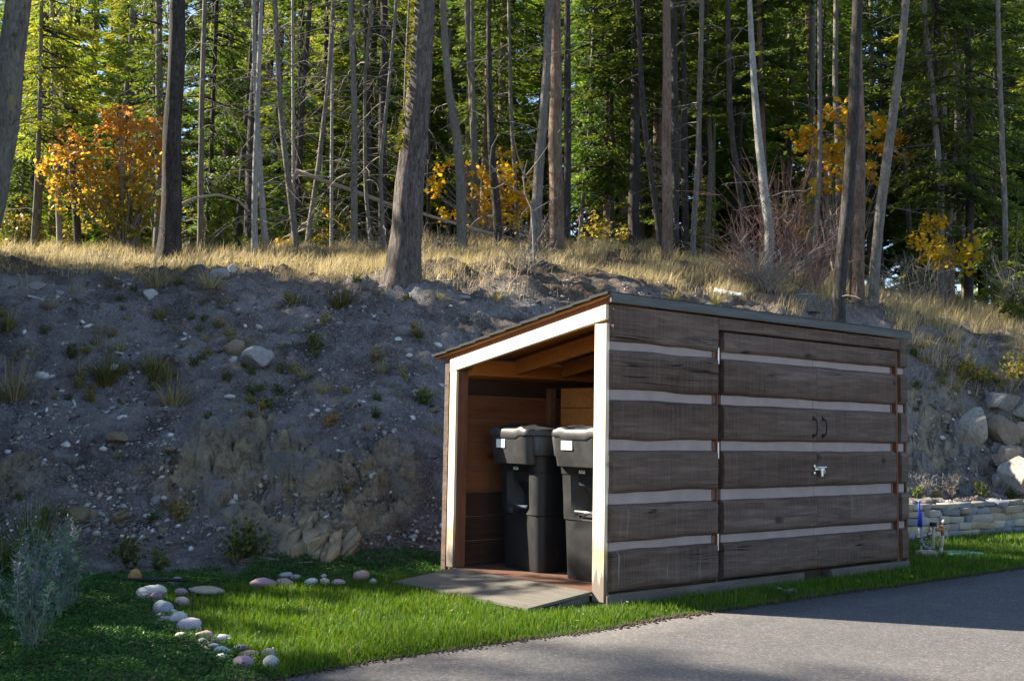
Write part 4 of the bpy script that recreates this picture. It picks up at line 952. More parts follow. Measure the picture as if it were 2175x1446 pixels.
def poles():
    rng = np.random.default_rng(77); n = 0
    while n < 28:
        y = rng.uniform(20.5, 33); x = rng.uniform(-0.47, 0.47)*y
        q = x/y; ppx = 1087.5+q*FPX; zone = [z_ for lim, z_ in ZONES if ppx < lim][0]; n += 1
        o = bg_tree(x, y, 'high%d' % rng.integers(3), str(rng.choice(['b', 'a', 'c', 'a'])), rng.uniform(0.45, 0.75), 'thin bare-stemmed conifer %s' % zone, 'thin bare-stemmed conifers in the forest', 'conifer_tree', 8.2, rng)
        o.scale = (1, 1, 1.6); o.rotation_euler[0] = rng.normal(0, 0.025); o.rotation_euler[1] = rng.normal(0, 0.03)
        for c in o.children:
            if c.name.startswith('crown') or c.name.startswith('boughs'): c.scale = (0.55, 0.55, 0.4); c.location.z = 6.0
poles()
def tell_apart():
    from collections import defaultdict
    by = defaultdict(list)
    for o in COL.objects:
        if o.parent is None and o.get('group', '').endswith('in the forest'): by[o['label']].append(o)
    num = ['', 'first', 'second', 'third', 'fourth', 'fifth', 'sixth', 'seventh', 'eighth', 'ninth', 'tenth', 'eleventh', 'twelfth']; cnt = ['', '', 'two', 'three', 'four', 'five', 'six', 'seven', 'eight', 'nine', 'ten', 'eleven', 'twelve']
    for lab, L in by.items():
        if 1 < len(L) < 13:
            L.sort(key=lambda o: o.location.x/o.location.y)
            for k, o in enumerate(L):
                o['label'] = '%s, %s of %s from left' % (lab, num[k+1], cnt[len(L)]) if len(lab.split()) < 12 else '%s, %s from left' % (lab, num[k+1])
tell_apart()
rngS = np.random.default_rng(9)
# young conifers at the edge
for (px, py, d, s, kind, lab) in [(463, 560, 18.5, 0.40, 'young1', 'pale green sapling conifer between the straight trunk and the pale pair'), (690, 540, 24, 0.9, 'young0', 'dark young fir behind the left-leaning slim trunks'),
        (2105, 640, 20, 0.42, 'young1', 'light green sapling conifer beside the black trunk near the right edge'), (1950, 610, 24, 0.8, 'young0', 'dark young fir behind the leaning knotty trunk'),
        (1290, 530, 26, 1.0, 'young1', 'bright green young conifer in the gap above the shed roof'), (1500, 530, 26, 1.0, 'young1', 'bright green young conifer behind the red twig bushes'),
        (30, 540, 21, 0.75, 'young0', 'bushy young fir at the left edge behind the dry grass'), (230, 530, 25, 1.1, 'young0', 'dark young fir behind the orange maple'),
        (400, 530, 24, 0.9, 'young1', 'soft green young conifer right of the thick black trunk'), (2165, 690, 18.5, 0.55, 'young1', 'pale young conifer at the far right of the grassy slope')]:
    p = at(px, py, d); o = bg_tree(p[0], p[1], kind, 'y', s, lab, 'young conifers', 'young_conifer', 0.0, rngS)
# trees out to the left, whose shade falls on the bank
def u_pos(u, x): return (u - 0.272*x)/0.962
SHADE = [(9.9, -11.0, 'fir0', 0.9, 0.0), (11.7, -9.3, 'fir3', 0.72, 0.0), (11.0, -10.2, 'fir2', 0.78, 0.0), (11.3, -12.0, 'fir1', 0.85, 0.0), (10.6, -14.5, 'fir3', 0.9, 0.0), (12.2, -13.5, 'fir2', 0.75, 0.0), (3.45, -8.0, 'fir2', 0.8, 0.0), (3.9, -6.6, 'fir0', 0.66, 0.0), (9.0, -9.2, 'fir1', 0.55, 0.0), (9.6, -8.4, 'fir2', 0.5, 0.0), (10.4, -9.0, 'fir3', 0.55, 0.0),
         (2.6, -9.5, 'fir1', 1.0, 0.0), (2.6, -13.5, 'fir2', 1.1, 0.0), (1.2, -10.5, 'fir3', 1.1, 0.0), (4.75, -19.5, 'high0', 0.9, 7.5), (4.95, -21.5, 'high1', 0.95, 8.0), (4.1, -18.0, 'high2', 0.9, 7.0), (-0.6, -12, 'fir0', 1.1, 0.0)]
for u, x, kind, s, zb in SHADE:
    bg_tree(x, u_pos(u, x), kind, 'a', s, 'tall full fir standing by the driveway to the left of the bank', 'firs left of the bank', 'fir_tree', zb, rngS)
for u, x, s in [(8.0, -7.2, 1.15), (8.4, -7.5, 1.2), (7.75, -7.6, 1.1), (8.75, -7.2, 1.25), (9.2, -7.4, 1.35), (8.2, -9.8, 1.6), (7.2, -7.4, 0.95), (7.4, -8.2, 1.0), (8.2, -8.6, 1.15), (8.9, -8.0, 1.1), (8.6, -10.4, 1.5), (7.5, -10.2, 1.35), (6.75, -8.4, 0.72), (7.9, -9.6, 1.2)]:  # unseen young firs, added and sized to keep sun off the lower bank
    bg_tree(x, u_pos(u, x), 'young0', 'y', s, 'unseen bushy young fir added left of the bank to shade it', 'unseen shading firs left of the bank', 'young_conifer', 0.0, rngS, 1.15)

# unseen low firs added left of the lawn to cast shade on it
for x, u, s in [(-5.2, 5.75, 0.84), (-5.6, 5.2, 0.92), (-6.0, 6.3, 1.02), (-5.4, 4.6, 0.95), (-6.2, 6.95, 1.22), (-5.0, 6.35, 0.80), (-6.6, 7.3, 1.3)]:
    bg_tree(x, u_pos(u, x), 'young0', 'y', s, 'unseen low bushy fir added left of the lawn for its shade', 'unseen shading firs left of the lawn', 'young_conifer', 0.0, rngS, 1.15)
# far wood
def far_wood():
    rng = np.random.default_rng(31); Ps = []; T = []
    for k in range(70):
        y = rng.uniform(62, 95); x = rng.uniform(-0.62, 0.62)*y; H = rng.uniform(7, 13); z = hs(x, y)
        n = 420; q = rng.random(n); r = (1-q)**0.8*2.4*np.sqrt(rng.random(n)); a = rng.uniform(0, 6.28, n)
        Ps.append(np.stack([x+r*np.cos(a), y+r*np.sin(a), z+q*H], 1)); T.append(np.clip(rng.uniform(0.2, 0.8)+rng.normal(0, 0.2, n), 0, 1))
    P = np.concatenate(Ps); N = len(P); D = rng.normal(0, 1, (N, 3)); D[:, 2] -= 0.4; D /= np.linalg.norm(D, axis=1)[:, None]
    V, F = rhombs(P, D, rng.uniform(0.4, 0.9, N), rng.uniform(0.15, 0.35, N), rng)
    tag(link('forest', mesh_np('forest', V, [F], M['larch'], tint=np.concatenate(T))), kind='stuff')
far_wood()

# ---------------------------------------------------------------- maples and shrubs
def leaf5(P, S, rng, up=0.6):
    """pointed five-lobed leaves as small fans of one pentagon-like pair of quads"""
    N = len(P); n = rng.normal(0, 1, (N, 3)); n[:, 2] = np.abs(n[:, 2])*0.6+up; n /= np.linalg.norm(n, axis=1)[:, None]
    a = np.cross(n, rng.normal(0, 1, (N, 3))); a /= np.linalg.norm(a, axis=1)[:, None]; b = np.cross(n, a)
    out = []
    for (ca, cb) in ((0, -0.5), (0.5, -0.1), (0.28, 0.42), (0, 0.18), (0, 0.62), (-0.28, 0.42), (-0.5, -0.1)): out.append(P + (a*ca+b*cb)*S[:, None] + n*(0.12*abs(ca))*S[:, None])
    V = np.stack(out, 1).reshape(-1, 3); i = np.arange(N)[:, None]*7
    F = np.concatenate([i+np.array([[0, 1, 2, 3]]), i+np.array([[3, 2, 4, 5]]), i+np.array([[0, 3, 5, 6]])], 1).reshape(-1, 4)
    return V, F
def broadleaf(name, label, cat, group, base, d, lobes, mat, nleaf, size, seed, tint=None, stems=6, stemmat='twig_grey', r0=0.022):
    """lobes: (px, py, radius px) at distance d; stems run from the base to every lobe"""
    rng = np.random.default_rng(seed); hp = hit(*base) if d < 15.5 else None; d = hp[1] if hp is not None else d; B = at(*base, d); gz = hs(B[0], B[1]); B[2] = gz
    root = empty(name, B, 0, label, cat, group); paths = []; Ps = []; T = []
    C = [(at(px, py, d), r*d/FPX) for px, py, r in lobes]; tot = sum(r**2 for _, r in C)
    zmax = max(c[2]+r for c, r in C)-gz; zmin = min(c[2]-r for c, r in C)-gz
    for c, r in C:
        c = c - B; c[1] += rng.uniform(-0.5, 0.5)*r
        for s_ in range(stems):
            e = c + rng.normal(0, 0.45, 3)*r; st = rng.normal(0, 0.06, 3); st[2] = -0.05
            m1 = st*0.6 + e*np.array([0.3, 0.3, 0.45]) + rng.normal(0, 0.04, 3); t = np.linspace(0, 1, 7)[:, None]
            q = (1-t)**2*st + 2*t*(1-t)*m1 + t*t*e + rng.normal(0, 0.012, (7, 3)); paths.append((q, np.linspace(r0*rng.uniform(0.5, 1), 0.004, 7)))
        n = int(nleaf*r*r/tot); nc = max(6, n//14)
        cc = rng.normal(0, 0.5, (nc, 3)); cc /= np.maximum(1, np.linalg.norm(cc, axis=1)/1.05)[:, None]
        p = c + (cc[rng.integers(0, nc, n)]*r*1.12) + rng.normal(0, 0.10*r + 0.02, (n, 3)); Ps.append(p)
        hgt = (p[:, 2]-zmin)/(zmax-zmin); T.append(np.clip((tint(hgt, rng.random(n)) if tint else rng.random(n)), 0, 1))
    P = np.concatenate(Ps); T = np.concatenate(T); ok = P[:, 2] > 0.02; P = P[ok]; T = T[ok]
    V, F = leaf5(P, size*rng.uniform(0.6, 1.25, len(P)), rng)
    link('foliage', mesh_np('foliage', V, [F], M[mat], tint=np.repeat(T, 3)[:len(F)] if False else np.repeat(T, 3)), root)
    Vw, Fw = tubes_np(paths, 5); link('stems', mesh_np('stems', Vw, [Fw], M[stemmat]), root)
    return root
om = lambda hh, r: 0.06 + 0.62*np.clip(hh*1.25-0.12, 0, 1) + 0.36*(r-0.5)
broadleaf('maple_tree', 'orange and yellow autumn maple between the left trunks', 'maple', None, (270, 530), 18.6,
    [(285, 275, 48), (225, 320, 52), (310, 310, 42), (180, 350, 44), (255, 380, 68), (150, 385, 52), (115, 395, 26), (320, 390, 42), (205, 430, 62), (290, 450, 60), (240, 470, 40), (150, 300, 22), (262, 235, 20), (330, 285, 26), (100, 350, 24), (345, 330, 30), (225, 265, 30), (130, 330, 30)], 'maple_orange', 4200, 0.066, 1, om, 4)
ym = lambda hh, r: 0.15 + 0.75*r
broadleaf('maple_tree', 'bright yellow maple behind the crooked dark trunk at the centre', 'maple', None, (1040, 525), 20.5,
    [(945, 360, 26), (930, 405, 28), (955, 450, 26), (1020, 370, 30), (1040, 420, 46), (1085, 390, 40), (1090, 450, 42), (1015, 455, 34), (1120, 430, 26), (1075, 340, 26)], 'maple_yellow', 1700, 0.070, 2, ym, 3)
broadleaf('maple_tree', 'thin golden maple behind the tall trunks above the shed, right', 'maple', None, (1790, 560), 20.5,
    [(1770, 250, 34), (1750, 300, 40), (1850, 270, 44), (1890, 300, 30), (1780, 350, 42), (1850, 360, 44), (1920, 330, 24), (1740, 400, 26), (1800, 430, 32), (1705, 290, 26)], 'maple_yellow', 1500, 0.10, 3, lambda hh, r: 0.1+0.9*r, 3)
broadleaf('maple_bush', 'small golden bush between the grey trunks near the right edge', 'bush', None, (2010, 610), 19.2,
    [(1975, 500, 32), (1985, 540, 30), (2040, 540, 34), (2065, 525, 22), (2000, 475, 18)], 'maple_yellow', 900, 0.07, 4, lambda hh, r: 0.55*r, 1, r0=0.012)
for q, (bx, by, d, L, m, lab) in enumerate([((20, 545), 0, 20.5, [(15, 480, 40), (50, 500, 36), (35, 450, 26)], 'shrub_yellow', 'yellowing undergrowth bush at the left edge by the leaning trunk'),
        ((700, 530), 0, 24, [(715, 465, 30), (690, 500, 26)], 'maple_yellow', 'yellow shrub glimpsed low between the slim trunks left of the mossy one'),
        ((1275, 530), 0, 22, [(1260, 495, 34), (1310, 500, 34)], 'shrub_yellow', 'low yellow shrub in the gap above the shed roof corner'),
        ((605, 550), 0, 19.5, [(600, 530, 18), (620, 520, 14)], 'maple_yellow', 'tiny yellow shrub at the foot of the left-leaning grey trunk'),
        ((530, 553), 0, 19, [(520, 535, 24), (500, 540, 18)], 'shrub_green', 'low green shrub left of the pale crossing trunks'),
        ((100, 540), 0, 21, [(90, 490, 34), (130, 500, 30), (160, 480, 30)], 'shrub_yellow', 'yellow-green undergrowth below the left part of the orange maple'),
        ((1690, 560), 0, 20.5, [(1650, 450, 30), (1700, 480, 36), (1720, 430, 28)], 'shrub_yellow', 'yellow-green bush behind the red twig bushes'),
        ((2150, 850), 0, 13.6, [(2120, 800, 24), (2150, 780, 34), (2175, 800, 40), (2185, 760, 34)], 'shrub_yellow', 'leafy yellow-green shrub growing above the boulders at the right'),
        ((2060, 815), 0, 14.2, [(2050, 790, 18), (2085, 795, 18)], 'shrub_yellow', 'small reddish-yellow shrub on the bank left of the leafy one'),
        ((2140, 690), 0, 17.8, [(2150, 660, 20), (2175, 650, 30)], 'shrub_green', 'green shrub at the far right where the grass meets the trees')]):
    broadleaf('shrub', lab, 'shrub', None, bx, d, L, m, 460, 0.06 if d > 16 else 0.042, 20+q, None, 3, r0=0.012)
def bare_shrub(name, label, base, d, spread, height, n, mat, seed, group=None):
    rng = np.random.default_rng(seed); B = at(*base, d); B[2] = hs(B[0], B[1]); root = empty(name, B, 0, label, 'shrub', group); paths = []
    for k in range(n):
        a = rng.uniform(0, 6.28); st = np.array([math.cos(a), math.sin(a), 0])*rng.uniform(0, 0.25)*spread; st[2] = -0.05
        lean = rng.normal(0, 0.35, 2)*spread; H = height*rng.uniform(0.4, 1.0); t = np.linspace(0, 1, 7)
        q = np.stack([st[0]+lean[0]*t**1.4*1.6, st[1]+lean[1]*t**1.4*1.2, H*t], 1)+rng.normal(0, 0.015, (7, 3)); r = rng.uniform(0.004, 0.010)
        paths.append((q, np.linspace(r, 0.0025, 7)))
        for m in range(4):
            j = int(rng.integers(2, 6)); e = rng.normal(0, 0.14, 3)*height; e[2] = abs(e[2])+0.05*height
            paths.append((np.stack([q[j], q[j]+e*0.5+rng.normal(0, .015, 3), q[j]+e]), np.array([r*0.6, r*0.45, 0.002])))
    V, F = tubes_np(paths, 3); link('stems', mesh_np('stems', V, [F], M[mat]), root); return root
bare_shrub('bare_shrub', 'leafless red-stemmed bush left of the white-barked tree', (1585, 590), 16.3, 0.6, 1.2, 34, 'twig_red', 1)
bare_shrub('bare_shrub', 'tall leafless red-stemmed bush right of the white-barked tree', (1665, 590), 16.8, 0.9, 2.1, 40, 'twig_red', 2)
bare_shrub('bare_shrub', 'leafless reddish bush between the red bush and the tall dark trunk', (1725, 600), 16.4, 0.9, 1.5, 40, 'twig_red', 3)
bare_shrub('bare_shrub', 'grey twiggy bush around the foot of the white-barked tree', (1625, 600), 15.6, 1.0, 0.9, 60, 'twig_grey', 4)
bare_shrub('bare_shrub', 'low grey twiggy bush in front of the bare forked sapling', (1120, 615), 14.3, 0.6, 0.5, 24, 'twig_grey', 5)
bare_shrub('bare_shrub', 'dead brushwood bush behind the grass right of the leaning knotty trunk', (1950, 600), 18.5, 1.0, 1.1, 46, 'twig_grey', 6)
bare_shrub('bare_shrub', 'pale leafless bush at the right edge among the trees', (2165, 660), 18.0, 0.9, 1.3, 40, 'twig_grey', 7)
bare_shrub('bare_shrub', 'stiff pale dead stalks at the foot of the trunks left of the mossy one', (800, 535), 18, 0.9, 0.5, 26, 'twig_grey', 8)
bare_shrub('bare_shrub', 'dead twigs standing between the mossy trunk and the grey curved trunk', (945, 530), 18.5, 0.8, 0.5, 26, 'twig_grey', 9)
bare_shrub('bare_shrub', 'grey brush standing between the reddish trunk and the leaning grey trunk', (1150, 530), 18.5, 0.9, 0.8, 36, 'twig_grey', 10)
# bare forked sapling in front
def sapling():
    d = 14.3; B = at(1136, 622, d); B[2] = hs(B[0], B[1]); root = empty('bare_sapling', B, 0, 'bare grey forked sapling on the crest behind the shed roof', 'sapling')
    P = lambda l: np.array([at(px, py, d)-B for px, py in l]); paths = []
    tr = P([(1137, 632), (1135, 560), (1133, 500), (1129, 442), (1116, 415), (1111, 376), (1120, 340)]); paths.append((tr, np.array([0.022, 0.02, 0.018, 0.016, 0.012, 0.009, 0.004])))
    for l in ([(1114, 416), (1072, 390), (1040, 350), (1010, 325), (965, 310)], [(1112, 380), (1140, 350), (1165, 318)], [(1130, 450), (1160, 430), (1185, 415)], [(1113, 376), (1100, 340), (1090, 300)], [(1072, 390), (1050, 400), (1020, 395)], [(1133, 520), (1150, 500), (1165, 470)], [(1040, 350), (1045, 320), (1060, 300)]):
        q = P(l); q[:, 1] += np.linspace(0, random.uniform(-0.4, 0.4), len(q)); paths.append((q, np.linspace(0.010, 0.003, len(q))))
    V, F = tubes_np(paths, 6); link('stem', mesh_np('stem', V, [F], M['twig_grey'], smooth=True), root)
sapling()
# fallen logs, stump
def log(name, label, cat, pts, r, mat, d=None, n=9):
    P = [np.array(p) for p in pts]; mb = MB(); ps = []
    P = np.array(P); s = np.linspace(0, 1, 14); Q = np.stack([np.interp(s, np.linspace(0, 1, len(P)), P[:, k]) for k in range(3)], 1)
    Q[:, 2] += 0.25*r*fbm(s*7, s*0+r*100, 5, 2); c = Q.mean(0)
    mb.tube(Q-c, list(np.linspace(r, r*0.6, 14)*(1+0.12*fbm(s*9, s*0+2, 8, 2))), n); o = mb.build(name, M[mat], None, smooth=True); o.location = c; tag(o, label, cat); return o
log('fallen_log', 'long thin dead log lying aslant behind the mossy trunk', 'log', [at(628, 363, 19.2), at(743, 403, 19.4), at(833, 436, 19.5), at(903, 456, 19.6), at(1076, 506, 20)], 0.042, 'dead_wood')
log('fallen_branch', 'arched dead branch right of the thick black trunk', 'branch', [at(384, 435, 17.5), at(415, 420, 17.6), at(460, 413, 17.8), at(505, 425, 18), at(530, 450, 18)], 0.028, 'dead_wood')
def onhill(px, py, dz=0.0): p = hit(px, py); return p + np.array([0, 0, dz])
p = onhill(1546, 632); log('bleached_log', 'short bleached white log lying below the red twig bushes', 'log', [p+np.array([-0.16, 0.1, 0.10]), p+np.array([0.18, -0.1, 0.02])], 0.045, 'white_wood')
def stump():
    p = onhill(1708, 650); mb = MB(); V = []; n = 14
    o = empty('tree_stump', p, 0.3, 'grey rotten tree stump left of the tall dark trunk', 'stump')
    pts = [(0, 0, -0.1), (0, 0, 0.0), (0.01, 0, 0.08), (0.01, 0, 0.17), (0.015, 0, 0.20), (0.015, 0, 0.205)]
    me, _, _ = trunk_mesh([(0, 0, -0.1), (0, 0, 0.05), (0.01, 0, 0.22)], [0.19, 0.16, 0.135], M['bark_grey'], 18, 3, 0.3, 0.16); link('bark', me, o)
    MB().tube([(0.008, 0, 0.05), (0.01, 0, 0.165)], 0.125, 16).build('cut_face', M['dead_wood'], o)
stump()

# ================================================================ GRASS
def blades(name, P, Hh, Wd, lean, mat, tint, rng, az=None, droop=0.5, kind='stuff', parent=None, objname=None):
    """P (N,3) roots; each blade bends over towards its lean direction"""
    N = len(P); az = rng.uniform(0, 2*math.pi, N) if az is None else az; d = np.stack([np.cos(az), np.sin(az), np.zeros(N)], 1)
    fa = rng.uniform(0, 2*math.pi, N); sd = np.stack([np.cos(fa), np.sin(fa), np.zeros(N)], 1)*(Wd/2)[:, None]
    m1 = P + d*(lean*Hh*0.30)[:, None]; m1[:, 2] += Hh*0.52
    t = P + d*(lean*Hh)[:, None]; t[:, 2] += Hh*(1-droop*np.clip(lean, 0, 1.4)**2*0.6)
    V = np.stack([P-sd, P+sd, m1+sd*0.8, m1-sd*0.8, t], 1).reshape(-1, 3); i = np.arange(N)[:, None]*5
    Q = i+np.array([[0, 1, 2, 3]]); T = i+np.array([[3, 2, 4]])
    me = mesh_np(name, V, [Q, T], mat, tint=np.concatenate([tint, tint])); o = link(objname or name, me, parent)
    if kind: o['kind'] = kind
    return o
def clear_of_stones(x, y, k=1.0):
    ok = np.ones(len(x), bool)
    for a, b, rx, ry in STONE_XY: ok &= ((x-a)/(rx*k+0.012))**2 + ((y-b+ry*0.5)/(ry*k*1.5+0.012))**2 > 1
    return ok
def build_lawn():
    rng = np.random.default_rng(41)
    N = 620000; x = rng.uniform(-2.6, 7.2, N); y = 4.5 + 9.5*rng.random(N)**1.5
    jit = rng.normal(0, 0.03, N)
    ok = is_lawn(x+jit, y+jit) & ~in_shed(x, y, 0.0) & (np.abs(x/y) < 0.56); x, y = x[ok], y[ok]
    dens = np.clip(1.0 - 0.11*(y-5), 0.25, 1); ok = (rng.random(len(x)) < dens) & clear_of_stones(x, y, 0.85); x, y = x[ok], y[ok]; N = len(x)
    clump = fbm(x*3.5, y*3.5, 81, 3); i, j = shed_ij(x, y)
    tall = ((i > 0.6) & (i < 3.5) & (j > -0.30) & (j <= -0.10))*0.015; near = np.where((i > -0.02) & (i < 3.5) & (j > -0.10) & (j <= 0), 0.40, 1.0); near = np.where((i > -0.62) & (i < 0.0) & (j > -0.12) & (j < 0.12), 0.50, near); near = np.where((i > -0.68) & (i <= -0.46) & (j > 0.0) & (j < 1.5), 0.6, near)
    fr = np.clip((y - edge_y(x))/0.12, 0.45, 1)
    Hh = ((0.052 + 0.03*clump)*rng.uniform(0.65, 1.45, N) + tall*rng.random(N))*fr*near; Wd = np.where(y < 8, 0.0048, 0.008)*rng.uniform(0.7, 1.3, N)
    blades('lawn_grass', np.stack([x, y, np.full(N, -0.004)], 1), np.maximum(Hh, 0.018), Wd, np.abs(rng.normal(0.35, 0.3, N)), M['lawn'],
           np.clip(0.45+0.3*clump+rng.normal(0, 0.2, N), 0, 0.94) + (rng.random(N) < 0.035)*0.5, rng)
def build_cover():
    rng = np.random.default_rng(43)
    N = 620000; x = rng.uniform(-5.2, 1.2, N); y = rng.uniform(4.4, 9.2, N)
    z = h(x, y); dens = 1-sstep(0.02, 0.35, z + 0.25*fbm(x*1.3, y*1.3, 91, 3))
    left = (x < border_x(y)+rng.normal(0, 0.03, N)) & (y < 7.9+0.35*fbm(x*1.5, x*0+4, 93, 2)); back = (x > -2.3) & (y > 7.5) & ~is_lawn(x, y) & (y < 9.0) & ((x > -0.9) | (fbm(x*1.1, y*1.1, 95, 2) > -0.05))
    back |= (x > -1.9) & (x < -0.3) & (y > 7.85) & (y < 8.45)
    back &= z < 0.10 + 0.15*sstep(-0.9, -0.5, x)
    ok = (left | back) & (rng.random(N) < dens) & ~in_shed(x, y, 0.02) & (y > edge_y(x)+0.03) & (x/y > -0.56) & clear_of_stones(x, y); x, y, z = x[ok], y[ok], z[ok]; N = len(x)
    hump = 0.035 + 0.03*fbm(x*4, y*4, 97, 3) + 0.02*fbm(x*14, y*14, 98, 2)
    P = np.stack([x, y, z + np.clip(hump, 0.004, 0.1)*rng.uniform(0.2, 1.1, N)], 1)
    D = rng.normal(0, 1, (N, 3)); D[:, 2] = np.abs(D[:, 2])*0.35; D /= np.linalg.norm(D, axis=1)[:, None]
    L = rng.uniform(0.009, 0.022, N); V, F = rhombs(P, D, L, L*rng.uniform(0.45, 0.7, N), rng, 0.5)
    o = link('ground_cover', mesh_np('ground_cover', V, [F], M['cover'], tint=np.clip(0.45+0.5*fbm(x*3, y*3, 99, 3)+rng.normal(0, 0.18, N), 0, 1))); o['kind'] = 'stuff'
def build_dry():
    rng = np.random.default_rng(47)
    N = 330000; y = rng.uniform(11.6, 23.5, N); x = rng.uniform(-0.52, 0.55, N)*y
    yc = np.interp(x, TX, T_YC); n = fbm(x*0.9, y*0.9, 101, 3); n2 = fbm(x*3.2, y*3.2, 103, 2)
    m = sstep(-0.6, 0.9, (y-yc) + 1.6*n + 0.6*sstep(4.6, 5.6, x) + 0.5*sstep(5.0, 6.5, x)) * np.clip(0.45+1.9*n2+0.6*n, 0.03, 1)*np.clip((x+9)/3+0.4, 0.5, 1)
    ok = rng.random(N) < m*0.75; x, y, n2 = x[ok], y[ok], n2[ok]; N = len(x); z = h(x, y)
    Hh = rng.uniform(0.10, 0.30, N)*(0.75+0.7*np.clip(n2, -0.4, 0.8)) + 0.03; Hh *= 1+0.25*sstep(4.5, 6, x)
    az = rng.normal(-0.5, 1.3, N); wd = rng.uniform(0.004, 0.009, N)
    blades('dry_grass', np.stack([x, y, z-0.02], 1), Hh, wd, np.abs(rng.normal(0.5, 0.3, N)), M['dry'], np.clip(0.55+0.35*n2+rng.normal(0, 0.24, N), 0, 1), rng, az)
build_dry()

# ================================================================ ROCKS
_bm = bmesh.new(); bmesh.ops.create_icosphere(_bm, subdivisions=1, radius=1); ICO1 = (np.array([v.co[:] for v in _bm.verts]), np.array([[v.index for v in f.verts] for f in _bm.faces])); _bm.free()
_bm = bmesh.new(); bmesh.ops.create_icosphere(_bm, subdivisions=3, radius=1); ICO3 = (np.array([v.co[:] for v in _bm.verts]), np.array([[v.index for v in f.verts] for f in _bm.faces])); _bm.free()
_bm = bmesh.new(); bmesh.ops.create_icosphere(_bm, subdivisions=4, radius=1); ICO4 = (np.array([v.co[:] for v in _bm.verts]), np.array([[v.index for v in f.verts] for f in _bm.faces])); _bm.free()
def rock_np(seed, cuts=8, base=ICO1, rough=0.06, lo=0.55, hi=0.9):
    rng = np.random.default_rng(seed); V = base[0].copy()
    for k in range(cuts):
        n = rng.normal(0, 1, 3); n /= np.linalg.norm(n); d = rng.uniform(lo, hi); q = V@n
        V = V - np.outer(np.clip(q-d, 0, None), n)
    if rough: V = V*(1 + rough*fbm(V[:, 0]*2.5+seed, V[:, 1]*2.5+V[:, 2]*1.7, seed, 4))[:, None]
    return V, base[1]
def gravelmat():
    m, nt, b = newmat('gravel'); a = nt.nodes.new('ShaderNodeAttribute'); a.attribute_name = 'tint'
    nt.links.new(ramp(nt, a.outputs['Fac'], [(0.0, (0.045, 0.036, 0.032)), (0.35, (0.15, 0.13, 0.125)), (0.6, (0.28, 0.265, 0.26)), (0.8, (0.42, 0.37, 0.28)), (1.0, (0.62, 0.61, 0.60))]), b.inputs['Base Color'])
    b.inputs['Roughness'].default_value = 0.9; b.inputs['Specular IOR Level'].default_value = 0.15; return m
M['gravel'] = gravelmat()
def scatter_rocks(name, x, y, size, tint, mat, seed, flat=0.6, variants=14):
    rng = np.random.default_rng(seed); N = len(x); z = h(x, y); base = [rock_np(900+k, 7, ICO1 if False else OCT, 0.0, 0.5, 0.8) for k in range(variants)]
    VS = np.stack([b[0] for b in base]); F0 = base[0][1]; k = rng.integers(0, variants, N)
    S = np.stack([size*rng.uniform(0.7, 1.4, N), size*rng.uniform(0.6, 1.1, N), size*flat*rng.uniform(0.5, 1.2, N)], 1)
    a = rng.uniform(0, 6.28, N); ca, sa = np.cos(a), np.sin(a); V = VS[k]*S[:, None, :]
    t = rng.uniform(-0.7, 0.7, N); ct, st_ = np.cos(t), np.sin(t)
    V = np.stack([V[..., 0], V[..., 1]*ct[:, None]-V[..., 2]*st_[:, None], V[..., 1]*st_[:, None]+V[..., 2]*ct[:, None]], -1)
    V = np.stack([V[..., 0]*ca[:, None]-V[..., 1]*sa[:, None], V[..., 0]*sa[:, None]+V[..., 1]*ca[:, None], V[..., 2]], -1)
    # tip over with the bank
    V[..., 2] += V[..., 1]*0.55
    V += np.stack([x, y, z+0.01], 1)[:, None, :]; n = V.shape[1]
    F = (F0[None]+(np.arange(N)*n)[:, None, None]).reshape(-1, 3)
    return mesh_np(name, V.reshape(-1, 3), [F], mat, tint=np.repeat(tint, len(F0)))
_bm = bmesh.new(); bmesh.ops.create_icosphere(_bm, subdivisions=1, radius=1); bmesh.ops.delete(_bm, geom=[], context='VERTS')
OCT = (np.array([(1, 0, 0), (-1, 0, 0), (0, 1, 0), (0, -1, 0), (0, 0, 1), (0, 0, -1), (.7, .7, .3), (-.7, .6, .3), (-.6, -.7, .2), (.7, -.6, .3)], float), None); _bm.free()
def hull(V):
    bm = bmesh.new(); vs = [bm.verts.new(tuple(v)) for v in V]; bm.verts.index_update(); bmesh.ops.convex_hull(bm, input=vs)
    bmesh.ops.triangulate(bm, faces=bm.faces[:]); f = np.array([[v.index for v in fc.verts] for fc in bm.faces]); bm.free(); return f
OCT = (OCT[0], hull(OCT[0]))
def build_gravel():
    rng = np.random.default_rng(53); N = 120000; y = rng.uniform(8.2, 15.2, N); x = rng.uniform(-0.5, 0.53, N)*y
    z = h(x, y, False); d = np.clip(0.42+1.1*fbm(x*1.1, y*1.1, 111, 3), 0.05, 1)*sstep(0.02, 0.3, z)*(1-sstep(2.7, 3.2, z)) ; ok = (rng.random(N) < d) & ~in_shed(x, y, 0.1); x, y = x[ok], y[ok]; N = len(x)
    size = np.clip(np.exp(rng.normal(-4.55, 0.62, N)), 0.005, 0.045)
    tag(link('gravel', scatter_rocks('gravel', x, y, size, np.clip(rng.normal(0.45, 0.26, N)+(rng.random(N) < 0.10)*0.5, 0, 1), M['gravel'], 54)), kind='stuff')
build_gravel()
